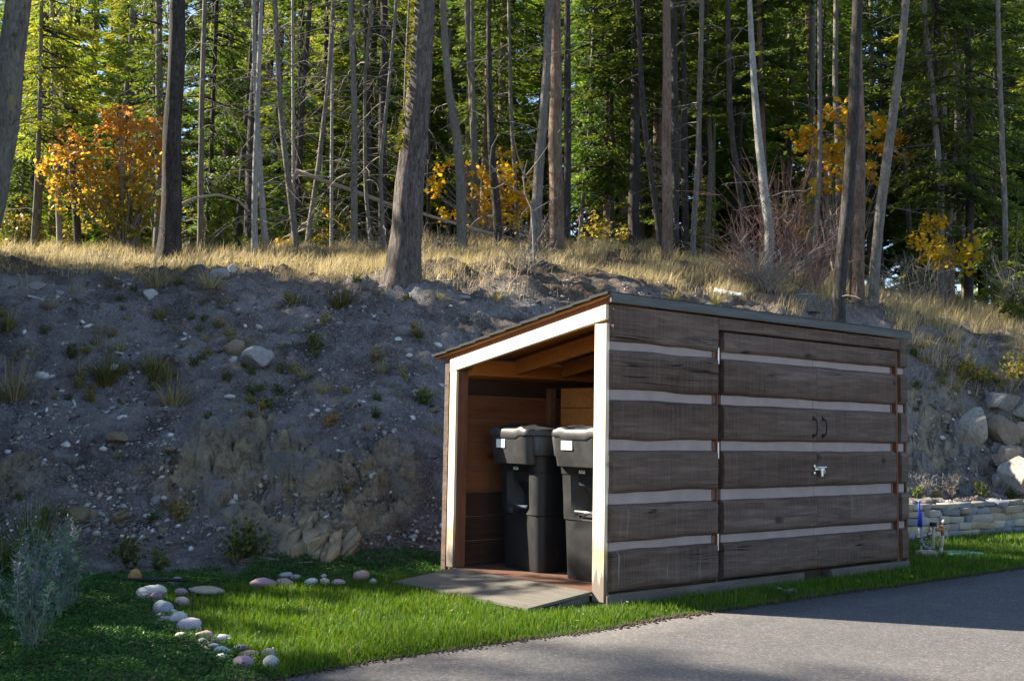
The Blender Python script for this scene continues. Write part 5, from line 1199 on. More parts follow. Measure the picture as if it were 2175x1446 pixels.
def build_litter():
    rng = np.random.default_rng(57)
    N = 2600; y = rng.uniform(8.6, 14.6, N); x = rng.uniform(-0.5, 0.52, N)*y; y[:700] = rng.uniform(8.3, 9.3, 700); x[:700] = rng.uniform(-4.6, -0.8, 700); ok = (h(x, y, False) > 0.03) & ~in_shed(x, y, 0.1); x, y = x[ok], y[ok]; paths = []
    for a, b, z in zip(x, y, h(x, y)):
        L = rng.uniform(0.05, 0.26)*(2.4 if rng.random() < 0.08 else 1); az = rng.uniform(0, 6.28); t = np.linspace(-0.5, 0.5, 3); q = np.stack([a+L*math.cos(az)*t, b+L*math.sin(az)*t, t*0], 1)
        q[:, 2] = h(q[:, 0], q[:, 1])+0.012+rng.uniform(0, 0.02); paths.append((q, np.array([1, 0.8, 0.4])*rng.uniform(0.002, 0.005)))
    V, F = tubes_np(paths, 3); tag(link('twigs', mesh_np('twigs', V, [F], M['twig_grey'])), kind='stuff')
    N = 420; y = rng.uniform(9.5, 14.2, N); x = rng.uniform(-0.48, 0.5, N)*y; ok = ~in_shed(x, y, 0.1); x, y = x[ok], y[ok]
    tag(link('pine_cones', scatter_rocks('pine_cones', x, y, rng.uniform(0.018, 0.035, len(x)), rng.random(len(x)), simple('pine_cone', (0.075, 0.04, 0.028), 0.9, 0.3, 60), 58, 0.8)), kind='stuff')
build_litter()
RV = []
for k in range(10):
    V, F = rock_np(300+k, 9, ICO1, 0.10, 0.5, 0.85); RV.append(V)
def stone_obj(name, V, F, mat, loc, scale, rot, label=None, cat=None, group=None, smooth=False, parent=None, sharp=None):
    me = mesh_np(name, V, [F], mat, smooth=smooth)
    if sharp: me.set_sharp_from_angle(angle=rad(sharp))
    o = link(name, me, parent, loc); o.scale = scale; o.rotation_euler = rot; return tag(o, label, cat, group)
SH = {}
def where(px, py):
    if px > 1900: return 'right of the shed'
    if py < 690: return 'just below the dry grass of the crest' if px < 480 else 'just below the mossy trunk'
    if px > 780: return "beside the shed's left end"
    if py > 1040: return 'low down above the sage' if px < 400 else 'low down by the ochre outcrop'
    if py > 850: return 'around the ochre slab' if px < 400 else 'around the upright cream rock'
    return 'among the tall grass clumps' if px < 430 else 'around the large grey boulder'
def hill_stones():
    rng = np.random.default_rng(61); n = 0
    for key, mt in (('p', 'rock_pale'), ('g', 'rock_grey'), ('o', 'rock_ochre')):
        for k in range(10): SH[key, k] = mesh_np('stone', RV[k], [ICO1[1]], M[mt])
    labs = {'p': ('small pale stone lying loose on the bare bank', 'loose pale stones on the bank'), 'g': ('small grey stone lying loose on the bare bank', 'loose grey stones on the bank'), 'o': ('small yellowish stone lying loose on the bare bank', 'loose yellowish stones on the bank')}
    while n < 280:
        px = rng.uniform(0, 960) if rng.random() < 0.82 else rng.uniform(1925, 2060); py = rng.uniform(600, 1200)
        if px > 1900: py = rng.uniform(760, 1050)
        p = hit(px, py)
        if p is None or p[2] < 0.15 or in_shed(np.array([p[0]]), np.array([p[1]]), 0.1)[0]: continue
        u = rng.random(); key = 'p' if u < 0.36 else ('g' if u < 0.74 else 'o')
        if py > 930 and rng.random() < 0.4: key = 'o'
        s = float(np.clip(math.exp(rng.normal(-3.25, 0.42)), 0.022, 0.09)); o = link('stone', SH[key, int(rng.integers(10))], None, p+np.array([0, 0, s*0.15]))
        o.scale = (s*rng.uniform(0.9, 1.5), s*rng.uniform(0.7, 1.1), s*rng.uniform(0.4, 0.75)); o.rotation_euler = (0.5+rng.normal(0, 0.25), rng.normal(0, 0.3), rng.uniform(0, 6.28)); tag(o, labs[key][0].replace('on the bare bank', 'on the bank '+where(px, py)), 'stone', labs[key][1]); n += 1
hill_stones()
def px_rock(px, py, wpx, hpx, mat, label, cat='rock', seed=0, cuts=10, rough=0.10, sink=0.25, rot=0.0, name='rock', base=ICO3, depth=0.9, lo=0.5, hi=0.88, d=None, smooth=True, sharp=28, yaw=0.0):
    p = hit(px, py+hpx*0.35) if d is None else at(px, py, d); D = p[1]; s = D/FPX
    V, F = rock_np(seed+700, cuts, base, rough, lo, hi); V = V/np.abs(V).max(0)
    o = stone_obj(name, V, F, M[mat], (0, 0, 0), (wpx*s/2, wpx*s/2*depth, hpx*s/2*1.1), (0, rot, yaw), label, cat, smooth=smooth, sharp=sharp)
    c = at(px, py, D); o.location = (c[0], c[1]+wpx*s*0.5*depth*sink, c[2]); return o
for a in [(371, 557, 22, 14, 'rock_pale', 'white rounded rock on the crest near the thick black trunk'), (321, 627, 38, 26, 'pebble_grey', 'smooth round grey rock high on the bare bank'),
          (468, 584, 46, 30, 'rock_grey', 'grey slabby rock on the crest beside the dry tufts'), (492, 574, 20, 24, 'rock_pale', 'pale pointed rock leaning on the grey slabby rock'),
          (546, 764, 74, 56, 'rock_grey', 'large grey boulder with a flat pale face mid-bank'), (494, 738, 52, 36, 'rock_brown', 'dark low rock up-slope of the large grey boulder'),
          (494, 765, 19, 18, 'rock_pale', 'small cream rock touching the large grey boulder on its left'), (509, 660, 22, 12, 'rock_pale', 'pale flat rock on the upper bank'),
          (266, 890, 38, 18, 'rock_pale', 'flat pale rock above the ochre slab'), (245, 930, 50, 24, 'rock_ochre', 'ochre slab with a green-tinged underside'),
          (505, 900, 26, 26, 'rock_ochre', 'upright cream rock with a pointed foot'), (847, 724, 22, 16, 'rock_pale', 'small white rock on the upper bank left of the shed roof'),
          (489, 842, 28, 12, 'rock_pale', 'flat cream stone below the large grey boulder'), (496, 862, 26, 16, 'rock_ochre', 'ochre stone under the flat cream one'),
          (592, 729, 18, 12, 'pebble_slate', 'bluish stone right of the large grey boulder'), (160, 1094, 58, 46, 'rock_ochre', 'blocky ochre rock at the foot of the bank above the sage'),
          (336, 885, 20, 10, 'rock_grey', 'flat grey stone mid-bank right of the pale flat rock'), (80, 610, 40, 22, 'rock_grey', 'half-buried grey rock near the left edge of the crest'),
          (868, 995, 10, 10, 'rock_pale', 'tiny round white stone beside the shed corner'), (792, 1012, 20, 18, 'rock_pale', 'pale stone on the lower bank left of the shed post'),
          (415, 950, 16, 10, 'rock_pale', 'pale chip in the middle of the bank'), (985, 632, 30, 12, 'rock_grey', 'grey rock in the dry grass just behind the shed roof'),
          (348, 1057, 22, 10, 'rock_pale', 'flat whitish stone low on the bank')]:
    px_rock(*a, seed=int(a[0])+3)
# split brown rock: two leaning slabs
def split_rock():
    p = hit(258, 1112); s = p[1]/FPX; o = empty('split_rock', p, 0, 'brown rock split into two leaning slabs low on the bank', 'rock')
    for (dx, dz, w_, h_, r, sd) in ((-4, 16, 42, 22, -0.65, 1), (10, 4, 46, 10, -0.25, 2), (2, 24, 40, 9, -0.75, 3)):
        V, F = rock_np(820+sd, 10, ICO3, 0.08, 0.5, 0.85); V = V/np.abs(V).max(0)
        stone_obj('slab', V, F, M['rock_ochre'], (dx*s, 0.0, dz*s), (w_*s/2, 0.10, h_*s/2), (0, r, 0), smooth=True, parent=o, sharp=28)
split_rock()
def rough_block(rng, sx, sy, sz, cuts=2):
    bm = bmesh.new(); bmesh.ops.create_cube(bm, size=2.0)
    for v in bm.verts: v.co.x *= 1+rng.normal(0, 0.10); v.co.y *= 1+rng.normal(0, 0.10); v.co.z *= 1+rng.normal(0, 0.12); v.co.x += v.co.z*0.12
    for v in bm.verts: v.co.x *= sx; v.co.y *= sy; v.co.z *= sz
    bmesh.ops.subdivide_edges(bm, edges=bm.edges[:], cuts=cuts, use_grid_fill=True); bmesh.ops.triangulate(bm, faces=bm.faces[:])
    bm.verts.index_update(); V = np.array([v.co[:] for v in bm.verts]); F = np.array([[v.index for v in f.verts] for f in bm.faces]); bm.free()
    U = V/np.array([sx, sy, sz]); k = np.linalg.norm(U, axis=1); V = V*(1-0.17*np.clip(k-1.1, 0, 1))[:, None]
    return V + rng.normal(0, 0.045, V.shape)*min(sx, sz), F
def clip_poly(P, n, c):
    out = []
    for k in range(len(P)):
        a, b = P[k], P[(k+1) % len(P)]; da, db = a@n-c, b@n-c
        if da <= 0: out.append(a)
        if da*db < 0: out.append(a+(b-a)*(da/(da-db)))
    return out
def outcrop(cx, cy, wpx, hpx, n, mat, label, seed, ang=0.66, alt=None, proud=0.05, fill=0.97, stretch=2.0):
    """fractured ledge: a crack pattern drawn out along the bedding, every block its own rock"""
    rng = np.random.default_rng(seed); p0 = hit(cx, cy); o = empty('rock_outcrop', p0, 0, label, 'rock outcrop'); ca, sa = math.cos(ang), math.sin(ang)
    S = rng.uniform(-1.05, 1.05, (n*2, 2)); S = S[(S**2).sum(1) < 1.0][:n]; nin = len(S); gh = np.linspace(0, 2*math.pi, 26, endpoint=False); S = np.concatenate([S, np.stack([np.cos(gh), np.sin(gh)], 1)*1.22])*np.array([wpx/2, hpx/2])
    Rm = np.array([[ca, -sa], [sa, ca]]); Q = S@Rm; Q[:, 1] *= stretch               # bedding frame
    box = [np.array(q, float) for q in ((-300, -600), (300, -600), (300, 600), (-300, 600))]
    for k in range(nin):
        if rng.random() > fill: continue
        P = box
        for m in range(len(Q)):
            if m != k:
                d = Q[m]-Q[k]; P = clip_poly(P, d, d@(Q[m]+Q[k])/2)
                if len(P) < 3: break
        if len(P) < 3: continue
        P = np.array(P); c = P.mean(0); P = c+(P-c)*rng.uniform(0.93, 0.985); P[:, 1] /= stretch; P = P@Rm.T
        if np.abs(P-P.mean(0)).max() > 0.30*wpx or ((P/np.array([wpx/2, hpx/2]))**2).sum(1).min() > 1.25: 
            c = P.mean(0); P = c+(P-c)*min(1.0, 0.16*wpx/np.abs(P-c).max())
        fr = [];
        for q in P:
            hp = hit(cx+q[0], cy-q[1])
            if hp is None: break
            fr.append(hp)
        if len(fr) < len(P): continue
        fr = np.array(fr)
        if fr[:, 2].min() < 0.03 or np.ptp(fr[:, 1]) > 0.5 or np.ptp(fr[:, 0]) > (0.40 if wpx == 175 else 0.24): continue
        cen = fr.mean(0); N_ = np.array(normal_at(cen[0], cen[1])); e = ((P.mean(0)/np.array([wpx/2, hpx/2]))**2).sum()
        up = max(0.006, proud*rng.uniform(0.5, 1.6)*(1-0.55*e)); tilt = rng.normal(0, 0.22, 2)
        base = cen + (fr-cen) - N_*0.10; top = fr + N_*up; top = top + N_[None]*((fr-cen)[:, :2]@tilt)[:, None] + rng.normal(0, 0.006, fr.shape)
        inner = top + (top.mean(0)-top)*rng.uniform(0.06, 0.14, (len(fr), 1)) + N_*0.010 + rng.normal(0, 0.003, fr.shape); mid = inner.mean(0)+N_*rng.uniform(-0.006, 0.008)+rng.normal(0, 0.01, 3)
        K = len(fr); V = np.concatenate([base, top, inner, mid[None]])-p0; F = []
        for a in range(K):
            b = (a+1) % K; F += [(a, K+a, b), (b, K+a, K+b), (K+a, 2*K+a, K+b), (K+b, 2*K+a, 2*K+b), (2*K+a, 3*K, 2*K+b)]
        m_ = alt if (alt and rng.random() < 0.35) else mat
        stone_obj('rock', V, np.array(F), M[m_], (0, 0, 0), (1, 1, 1), (0, 0, 0), parent=o)
outcrop(680, 1158, 175, 100, 30, 'rock_ochre', 'large cracked ochre rock outcrop at the foot of the bank', 5, 0.72, None, 0.075)

# pale broken bark slabs
def slabs():
    p = hit(165, 695); s = p[1]/FPX; o = empty('broken_slab', p, 0, 'cluster of pale broken flat slabs on the upper left bank', 'slab')
    for k, (dx, dz, w_, h_, r) in enumerate([(-22, 2, 20, 18, 0.2), (2, -2, 18, 22, -0.5), (24, 4, 30, 12, -0.35), (10, 12, 12, 9, 0.6)]):
        V, F = rock_np(860+k, 8, ICO1, 0.05, 0.5, 0.8); V = V/np.abs(V).max(0)
        stone_obj('slab', V, F, M['white_wood'], (dx*s, 0, dz*s), (w_*s/2, 0.02, h_*s/2), (-0.6, r, 0.2*k), parent=o)
slabs()
for (x0, y0, x1, y1, r, lab) in [(155, 852, 166, 880, 0.013, 'short white stick standing on the bank at the left'), (388, 710, 412, 726, 0.018, 'white wood splinter on the bank left of the large boulder'), (704, 975, 738, 1045, 0.006, 'thin dark stick lying down the slope left of the shed'),
                                 (60, 632, 92, 640, 0.016, 'pale wood chip near the left edge of the upper bank'), (238, 750, 270, 756, 0.014, 'pale flat wood piece right of the green weeds'), (600, 860, 545, 905, 0.010, 'dark stick lying aslant in the middle of the bank'), (2072, 990, 2082, 1030, 0.012, 'grey stick lying down the slope right of the shed')]:
    a, b = hit(x0, y0), hit(x1, y1)
    if a is None or b is None: continue
    log('stick', lab, 'stick', [a+np.array([0, 0, r]), b+np.array([0, 0, r])], r, 'white_wood' if 'hite' in lab or 'pale' in lab else 'twig_grey', n=6)

# boulders at the right
for a in [(2076, 898, 64, 80, 'rock_boulder', 'pale blue-grey boulder standing highest left in the boulder pile'), (2128, 920, 68, 58, 'rock_brown', 'brown boulder right of the pale standing boulder'),
          (2178, 926, 50, 46, 'rock_brown', 'brown boulder cut by the right picture edge, mid-pile'), (2146, 974, 58, 46, 'rock_brown', 'tan pointed boulder under the brown ones'),
          (2172, 1020, 66, 76, 'rock_boulder', 'big pale sunlit boulder at the bottom of the pile'), (2172, 880, 50, 36, 'rock_boulder', 'tan sunlit boulder at the top of the pile by the edge'),
          (2124, 852, 70, 40, 'rock_grey', 'flat grey boulder under the leafy shrub'), (2186, 968, 36, 30, 'rock_boulder', 'small tan boulder wedged above the big pale one'), (2112, 970, 22, 14, 'rock_brown', 'small flat brown stone left of the tan pointed boulder'),
          (2118, 1022, 30, 26, 'rock_grey', 'small grey boulder left of the big pale sunlit one'), (2235, 900, 80, 70, 'rock_boulder', 'tan boulder of the pile beyond the picture edge, upper'), (2240, 1000, 90, 80, 'rock_brown', 'brown boulder of the pile beyond the picture edge, lower')]:
    a = (a[0], a[1], a[2]*1.28, a[3]*1.22) + a[4:]
    px_rock(*a, seed=int(a[1])+40, name='boulder', cat='boulder', base=ICO4, rough=0.16, cuts=13, lo=0.42, hi=0.82, sink=0.1, sharp=22)

# ---------------------------------------------------------------- dry-stacked low wall
def block_np(rng, sx, sy, sz):
    bm = bmesh.new(); bmesh.ops.create_cube(bm, size=2.0)
    for v in bm.verts:
        v.co.x = v.co.x*sx + rng.normal(0, 0.010); v.co.y = v.co.y*sy + rng.normal(0, 0.010); v.co.z = v.co.z*sz*(1+rng.normal(0, 0.11))
    bmesh.ops.bevel(bm, geom=bm.edges[:], offset=0.009, segments=1, affect='EDGES', clamp_overlap=True); bmesh.ops.triangulate(bm, faces=bm.faces[:])
    bm.verts.index_update(); V = np.array([v.co[:] for v in bm.verts]); F = np.array([[v.index for v in f.verts] for f in bm.faces]); bm.free(); return V, F
def stone_wall():
    rng = np.random.default_rng(71); ax = (WALL_B-WALL_A)/np.linalg.norm(WALL_B-WALL_A); L = np.linalg.norm(WALL_B-WALL_A); nrm = np.array([ax[1], -ax[0]])
    o = empty('stone_wall', (WALL_A[0], WALL_A[1], 0), math.atan2(ax[1], ax[0]), 'low dry-stacked wall of tan and grey flat stones at the foot of the slope, right of the shed', 'stone wall')
    z = -0.02; heights = [0.085, 0.082, 0.08, 0.078, 0.055]
    for c, hh in enumerate(heights):
        t = -0.1 - rng.uniform(0, 0.15)
        while t < L:
            w_ = rng.uniform(0.12, 0.48) if c < 4 else rng.uniform(0.14, 0.30); hv = hh*rng.uniform(0.86, 1.10)
            V, F = block_np(rng, w_/2*0.985, 0.085, hv/2)
            mt = rng.choice(['wall_tan', 'wall_tan', 'wall_pale', 'wall_pale', 'wall_grey'])
            so = stone_obj('stone', V, F, M[str(mt)], (t+w_/2, 0.02+0.05*c*0.4+rng.uniform(-0.018, 0.018)+0.06, z+hh/2+rng.uniform(-.004, .004)), (1, 1, 1), (rng.normal(0, 0.05), rng.normal(0, 0.04), rng.normal(0, 0.06)), parent=o); t += w_+rng.uniform(0, 0.012)
        z += hh*0.985
stone_wall()

# ---------------------------------------------------------------- border pebbles
STONE_XY = []
PEB = [(321, 1262, 64, 26, 'pebble_white', 'long white stone at the back corner of the pebble border', -0.12), (305, 1273, 32, 15, 'pebble_lilac', 'low pale lilac stone in front of the long white corner stone', 0), (332, 1273, 21, 19, 'pebble_mauve', 'small mauve stone tucked against the long white corner stone', 0),
 (387, 1284, 27, 20, 'pebble_pink', 'brownish-pink stone standing in the lawn behind the slate stone', 0.2), (347, 1297, 44, 32, 'pebble_slate', 'dark slate-blue stone, the darkest of the border', 0.1), (363, 1305, 23, 14, 'pebble_white', 'small white stone leaning on the dark slate-blue one', 0),
 (339, 1315, 17, 8, 'pebble_tan', 'tiny cream stone left of the dark slate-blue one', 0), (354, 1321, 35, 15, 'pebble_lilac', 'flat lavender-grey stone left of the speckled white one', 0), (380, 1320, 38, 28, 'pebble_white', 'upright speckled white stone midway along the border', -0.35),
 (402, 1332, 50, 24, 'pebble_lilac', 'large smooth lilac stone by the thin black stake', -0.1), (385, 1357, 22, 11, 'pebble_tan', 'small cream stone set apart in the ground cover', 0), (436, 1355, 41, 18, 'pebble_pink', 'flat pink stone just past the large lilac one', 0.12),
 (422, 1344, 10, 7, 'pebble_white', 'tiny white stone between the lilac and the flat pink stone', 0), (474, 1362, 29, 14, 'pebble_white', 'greenish-white stone on the lawn side after the flat pink one', 0.15), (464, 1369, 27, 12, 'pebble_pink', 'thin pale pink stone under the greenish-white one', 0), (430, 1370, 21, 9, 'pebble_white', 'small white stone sunk on the ground cover side', 0),
 (453, 1381, 21, 10, 'pebble_white', 'small pale stone left of the mid white stone near the front', 0), (469, 1388, 25, 14, 'pebble_white', 'rounded white stone near the front of the border', 0), (483, 1393, 20, 10, 'pebble_grey', 'little grey stone touching the rounded white stone', 0),
 (513, 1384, 27, 12, 'pebble_mauve', 'violet-grey stone lying alone on the lawn side', 0), (528, 1397, 42, 10, 'pebble_red', 'flat brick-red stone behind the big mauve one', -0.05), (571, 1395, 32, 20, 'pebble_pink', 'rounded pink stone behind the last grey one', 0), (575, 1413, 29, 26, 'pebble_grey', 'egg-shaped grey stone ending the border by the asphalt', -0.3),
 (472, 1404, 23, 14, 'pebble_white', 'pale bluish-white stone left of the big mauve one', 0), (518, 1413, 48, 24, 'pebble_mauve', 'big mauve-pink stone at the front of the border', 0.05),
 (439, 1259, 78, 15, 'pebble_tan', 'long flat tan rock edging the back of the lawn', 0.03), (384, 1262, 24, 14, 'pebble_mauve', 'brownish mauve stone left of the long tan rock', 0), (560, 1243, 57, 19, 'pebble_mauve', 'long purple stone at the back of the lawn', -0.03), (607, 1243, 38, 17, 'pebble_pink', 'sloping pink stone right of the long purple one', 0.3),
 (605, 1227, 28, 12, 'pebble_grey', 'flat grey-green stone behind the sloping pink one', -0.2), (628, 1231, 21, 11, 'pebble_grey', 'small grey-white stone right of the flat grey-green one', 0), (660, 1241, 25, 15, 'pebble_white', 'rounded white-grey stone alone at the back of the lawn', -0.25), (688, 1229, 11, 9, 'pebble_white', 'tiny white stone behind the tan and pinkish pair', 0),
 (689, 1240, 19, 14, 'pebble_tan', 'grey-tan stone left of the low pinkish one', 0), (718, 1241, 26, 12, 'pebble_pink', 'low pinkish-brown stone half sunk in the grass', 0), (767, 1227, 30, 20, 'pebble_pink', 'rounded pink stone nearest the ramp', -0.15), (793, 1239, 13, 10, 'pebble_white', 'tiny white stone by the rounded pink one nearest the ramp', 0),
 (290, 1229, 36, 28, 'rock_orange', 'angular orange rock behind the black pipe', -0.2), (376, 1239, 21, 16, 'pebble_slate', 'small slate-blue stone behind the end of the black pipe', 0), (361, 1243, 12, 9, 'pebble_tan', 'tiny tan stone by the slate-blue stone behind the pipe', 0)]
for k, (px, py, wpx, hpx, mt, lab, rot) in enumerate(PEB):
    py -= 1.5; hpx *= 1.08; wpx *= 1.0 if wpx > 30 else 1.16
    ang = mt.startswith('rock'); g = gnd(px, py+hpx*0.42); D = g[1]+0.03; s = D/FPX; c = at(px, py, D); STONE_XY.append((c[0], c[1], wpx*s/2*1.0, wpx*s/2*0.7))
    V, F = rock_np(1200+k, 9 if ang else 4, ICO3, 0.10 if ang else 0.12, 0.5 if ang else 0.72, 0.85 if ang else 0.95); V = V/np.abs(V).max(0)
    stone_obj('border_stone', V, F, M[mt], (c[0], c[1], max(c[2], 0.012)+0.010), (wpx*s/2*1.05, wpx*s/2*random.uniform(0.6, 0.8), hpx*s/2*1.15), (random.uniform(-.1, .1), rot, random.uniform(-0.2, 0.2)), lab, 'stone', 'stones edging the lawn', smooth=True, sharp=30 if ang else 60)
build_lawn(); build_cover()
# black pipe and thin stake
a, b = gnd(256, 1247), gnd(398, 1248); MBp = MB(); c = (a+b)/2; MBp.tube([a-c, b-c], 0.012, 10); o = MBp.build('irrigation_pipe', M['rubber'], None, smooth=True); o.location = (c[0], c[1], 0.05); tag(o, 'black plastic pipe lying behind the white corner stone of the border', 'pipe')
p = gnd(406, 1324); o = MB().tube([(0, 0, -0.05), (0.004, 0, 0.17)], 0.0045, 6).tube([(0.004, 0, 0.17), (0.004, 0, 0.172)], 0.007, 6).build('lawn_stake', M['rubber'], None); o.location = p; tag(o, 'thin black stake standing upright beside the large lilac stone', 'stake')

# ---------------------------------------------------------------- water valves
def valves():
    b = gnd(1968, 1180); s = b[1]/FPX; P = lambda px, py, dy=0.0: (np.array(at(px, py, b[1]+dy))-b)
    o = empty('water_valve', b, 0, 'irrigation valve pipes with a blue wrapped standpipe beside the shed corner', 'valve')
    t = lambda n_, m, pts, r, n=10, smooth=True: MB().tube([P(*q) for q in pts], r, n).build(n_, M[m], o, smooth=smooth)
    t('blue_wrap', 'blue_paint', [(1952, 1064), (1952, 1085), (1954, 1090), (1954, 1118)], [0.008, 0.010, 0.020, 0.024])
    t('elbow_pipe', 'pipe_grey', [(1954, 1116), (1955, 1135), (1956, 1150), (1962, 1160), (1972, 1165), (1979, 1162), (1981, 1150)], 0.019)
    for q in ((1955, 1140), (1957, 1151), (1964, 1161), (1972, 1165)): t('collar', 'pipe_grey', [(q[0]-0.5, q[1]-2.5), (q[0]+0.8, q[1]+2.0)], 0.024)
    t('riser', 'pipe_tan', [(1981, 1165), (1982, 1130), (1982, 1118)], [0.020, 0.018, 0.024]); t('valve_cap', 'rubber', [(1982, 1117), (1982, 1109)], 0.034, 10, False)
    t('cross_pipe', 'brass', [(1982, 1123), (1992, 1124), (2002, 1124)], 0.017); t('hose_tap', 'zinc', [(2002, 1118), (2003, 1108), (2005, 1101)], [0.012, 0.010, 0.006])
    t('valve_body', 'brass', [(2002, 1136), (2002, 1115)], [0.016, 0.019]); t('drop_pipe', 'pipe_tan', [(2002, 1136), (2000, 1150), (1999, 1160)], [0.014, 0.022, 0.022]); t('lower_pipe', 'pipe_tan', [(1999, 1160), (1998, 1182)], 0.017)
    mb = MB(); c = P(1972, 1138)
    for a in range(4):
        e = np.array([math.cos(a*math.pi/2+.4), 0, math.sin(a*math.pi/2+.4)])*0.03; mb.tube([c, c+e], 0.006, 6)
    mb.build('tap_wheel', M['black_metal'], o); t('post', 'pipe_tan', [(1957, 1172), (1957, 1158)], 0.010)
    pb = gnd(1970, 1184); blk = MB().box(-0.085, 0.085, -0.06, 0.06, -0.02, 0.062).build('concrete_block', M['wall_pale'], None, 0.012); blk.location = (pb[0], pb[1]+0.03, 0); blk.rotation_euler = (0, 0, 0.15); tag(blk, 'rough concrete block under the blue-wrapped pipe', 'concrete block')
    pl = gnd(2040, 1181); lid = empty('valve_box', (pl[0], pl[1], 0), 0.2, 'green plastic valve box with its lid lying flush in the lawn', 'valve box')
    MB().box(-0.165, 0.165, -0.13, 0.13, -0.05, 0.022).build('box', M['green_lid'], lid, 0.01); MB().box(-0.175, 0.175, -0.14, 0.14, 0.0225, 0.040).build('lid', M['green_lid'], lid, 0.006)
valves()

# ================================================================ SMALL PLANTS
def tuft_mesh(seed, n, Hm, spread, wd, fall=0.9):
    rng = np.random.default_rng(seed); N = n; a = rng.uniform(0, 6.28, N); r = spread*0.25*np.sqrt(rng.random(N)); P = np.stack([r*np.cos(a), r*np.sin(a), np.full(N, -0.02)], 1)
    Hh = Hm*rng.uniform(0.4, 1.05, N); lean = np.abs(rng.normal(fall*0.6, 0.35, N)); d = np.stack([np.cos(a), np.sin(a), 0*a], 1); fa = a+math.pi/2+rng.normal(0, .4, N); sd = np.stack([np.cos(fa), np.sin(fa), 0*fa], 1)*wd/2
    rows = []
    for t, wv in ((0, 1), (0.35, 0.9), (0.7, 0.6)):
        q = P + d*(lean*Hh*t**1.5)[:, None]; q[:, 2] += Hh*(t-0.62*np.clip(lean, 0, 1.5)*t**2.4); rows += [q-sd*wv, q+sd*wv]
    q = P + d*(lean*Hh)[:, None]; q[:, 2] += Hh*(1-0.62*np.clip(lean, 0, 1.5)); rows.append(q)
    V = np.stack(rows, 1).reshape(-1, 3); i = np.arange(N)[:, None]*7; t_ = np.clip(rng.normal(0.5, 0.25, N), 0, 1)
    return V, [np.concatenate([i+np.array([[0, 1, 3, 2]]), i+np.array([[2, 3, 5, 4]])]), i+np.array([[4, 5, 6]])], np.concatenate([t_, t_, t_])
TM = {}
for k in range(4): V, F, T = tuft_mesh(400+k, 170, 0.30, 0.22, 0.006); TM['tuft', k] = mesh_np('blades', V, F, M['tuft'], tint=T); 
for k in range(3): V, F, T = tuft_mesh(420+k, 150, 0.30, 0.22, 0.005, 1.25); TM['dry', k] = mesh_np('blades', V, F, M['dry'], tint=T)
def weed_mesh(seed, mat, H, n, leaf):
    rng = np.random.default_rng(seed); Ps = []; paths = []
    for k in range(n):
        a = rng.uniform(0, 6.28); e = np.array([math.cos(a)*rng.uniform(.1, .6), math.sin(a)*rng.uniform(.1, .6), rng.uniform(.5, 1)])*H; t = np.linspace(0, 1, 5)[:, None]; q = e*t + rng.normal(0, 0.006, (5, 3)); q[:, 2] += 0; paths.append((q, np.linspace(0.003, 0.0012, 5)))
        m = 9; s = rng.uniform(0.25, 1.05, m)[:, None]; Ps.append(e*s + rng.normal(0, leaf*0.8, (m, 3)))
    P = np.concatenate(Ps); V, F = leaf5(P, leaf*rng.uniform(0.6, 1.2, len(P)), rng); Vw, Fw = tubes_np(paths, 3)
    return mesh_np('leaves', V, [F], M[mat], tint=np.repeat(rng.random(len(P)), 3)), mesh_np('stalks', Vw, [Fw], M['twig_grey'])
for k in range(3): TM['weed', k] = weed_mesh(440+k, 'shrub_green', 0.16, 22, 0.026); TM['ymix', k] = weed_mesh(450+k, 'shrub_yellow', 0.16, 20, 0.022)
TM['red', 0] = weed_mesh(460, 'maple_orange', 0.14, 16, 0.02)
def small_plant(px, py, key, s, label, cat, name, group=None, k=0):
    p = hit(px, py)
    if p is None: return
    n = [q for q in TM if q[0] == key]; me = TM[key, k % len(n)]; o = empty(name, p, random.uniform(0, 6), label, cat, group); o.scale = (s, s, s)
    for m in (me if isinstance(me, tuple) else (me,)): link(m.name.split('.')[0], m, o)
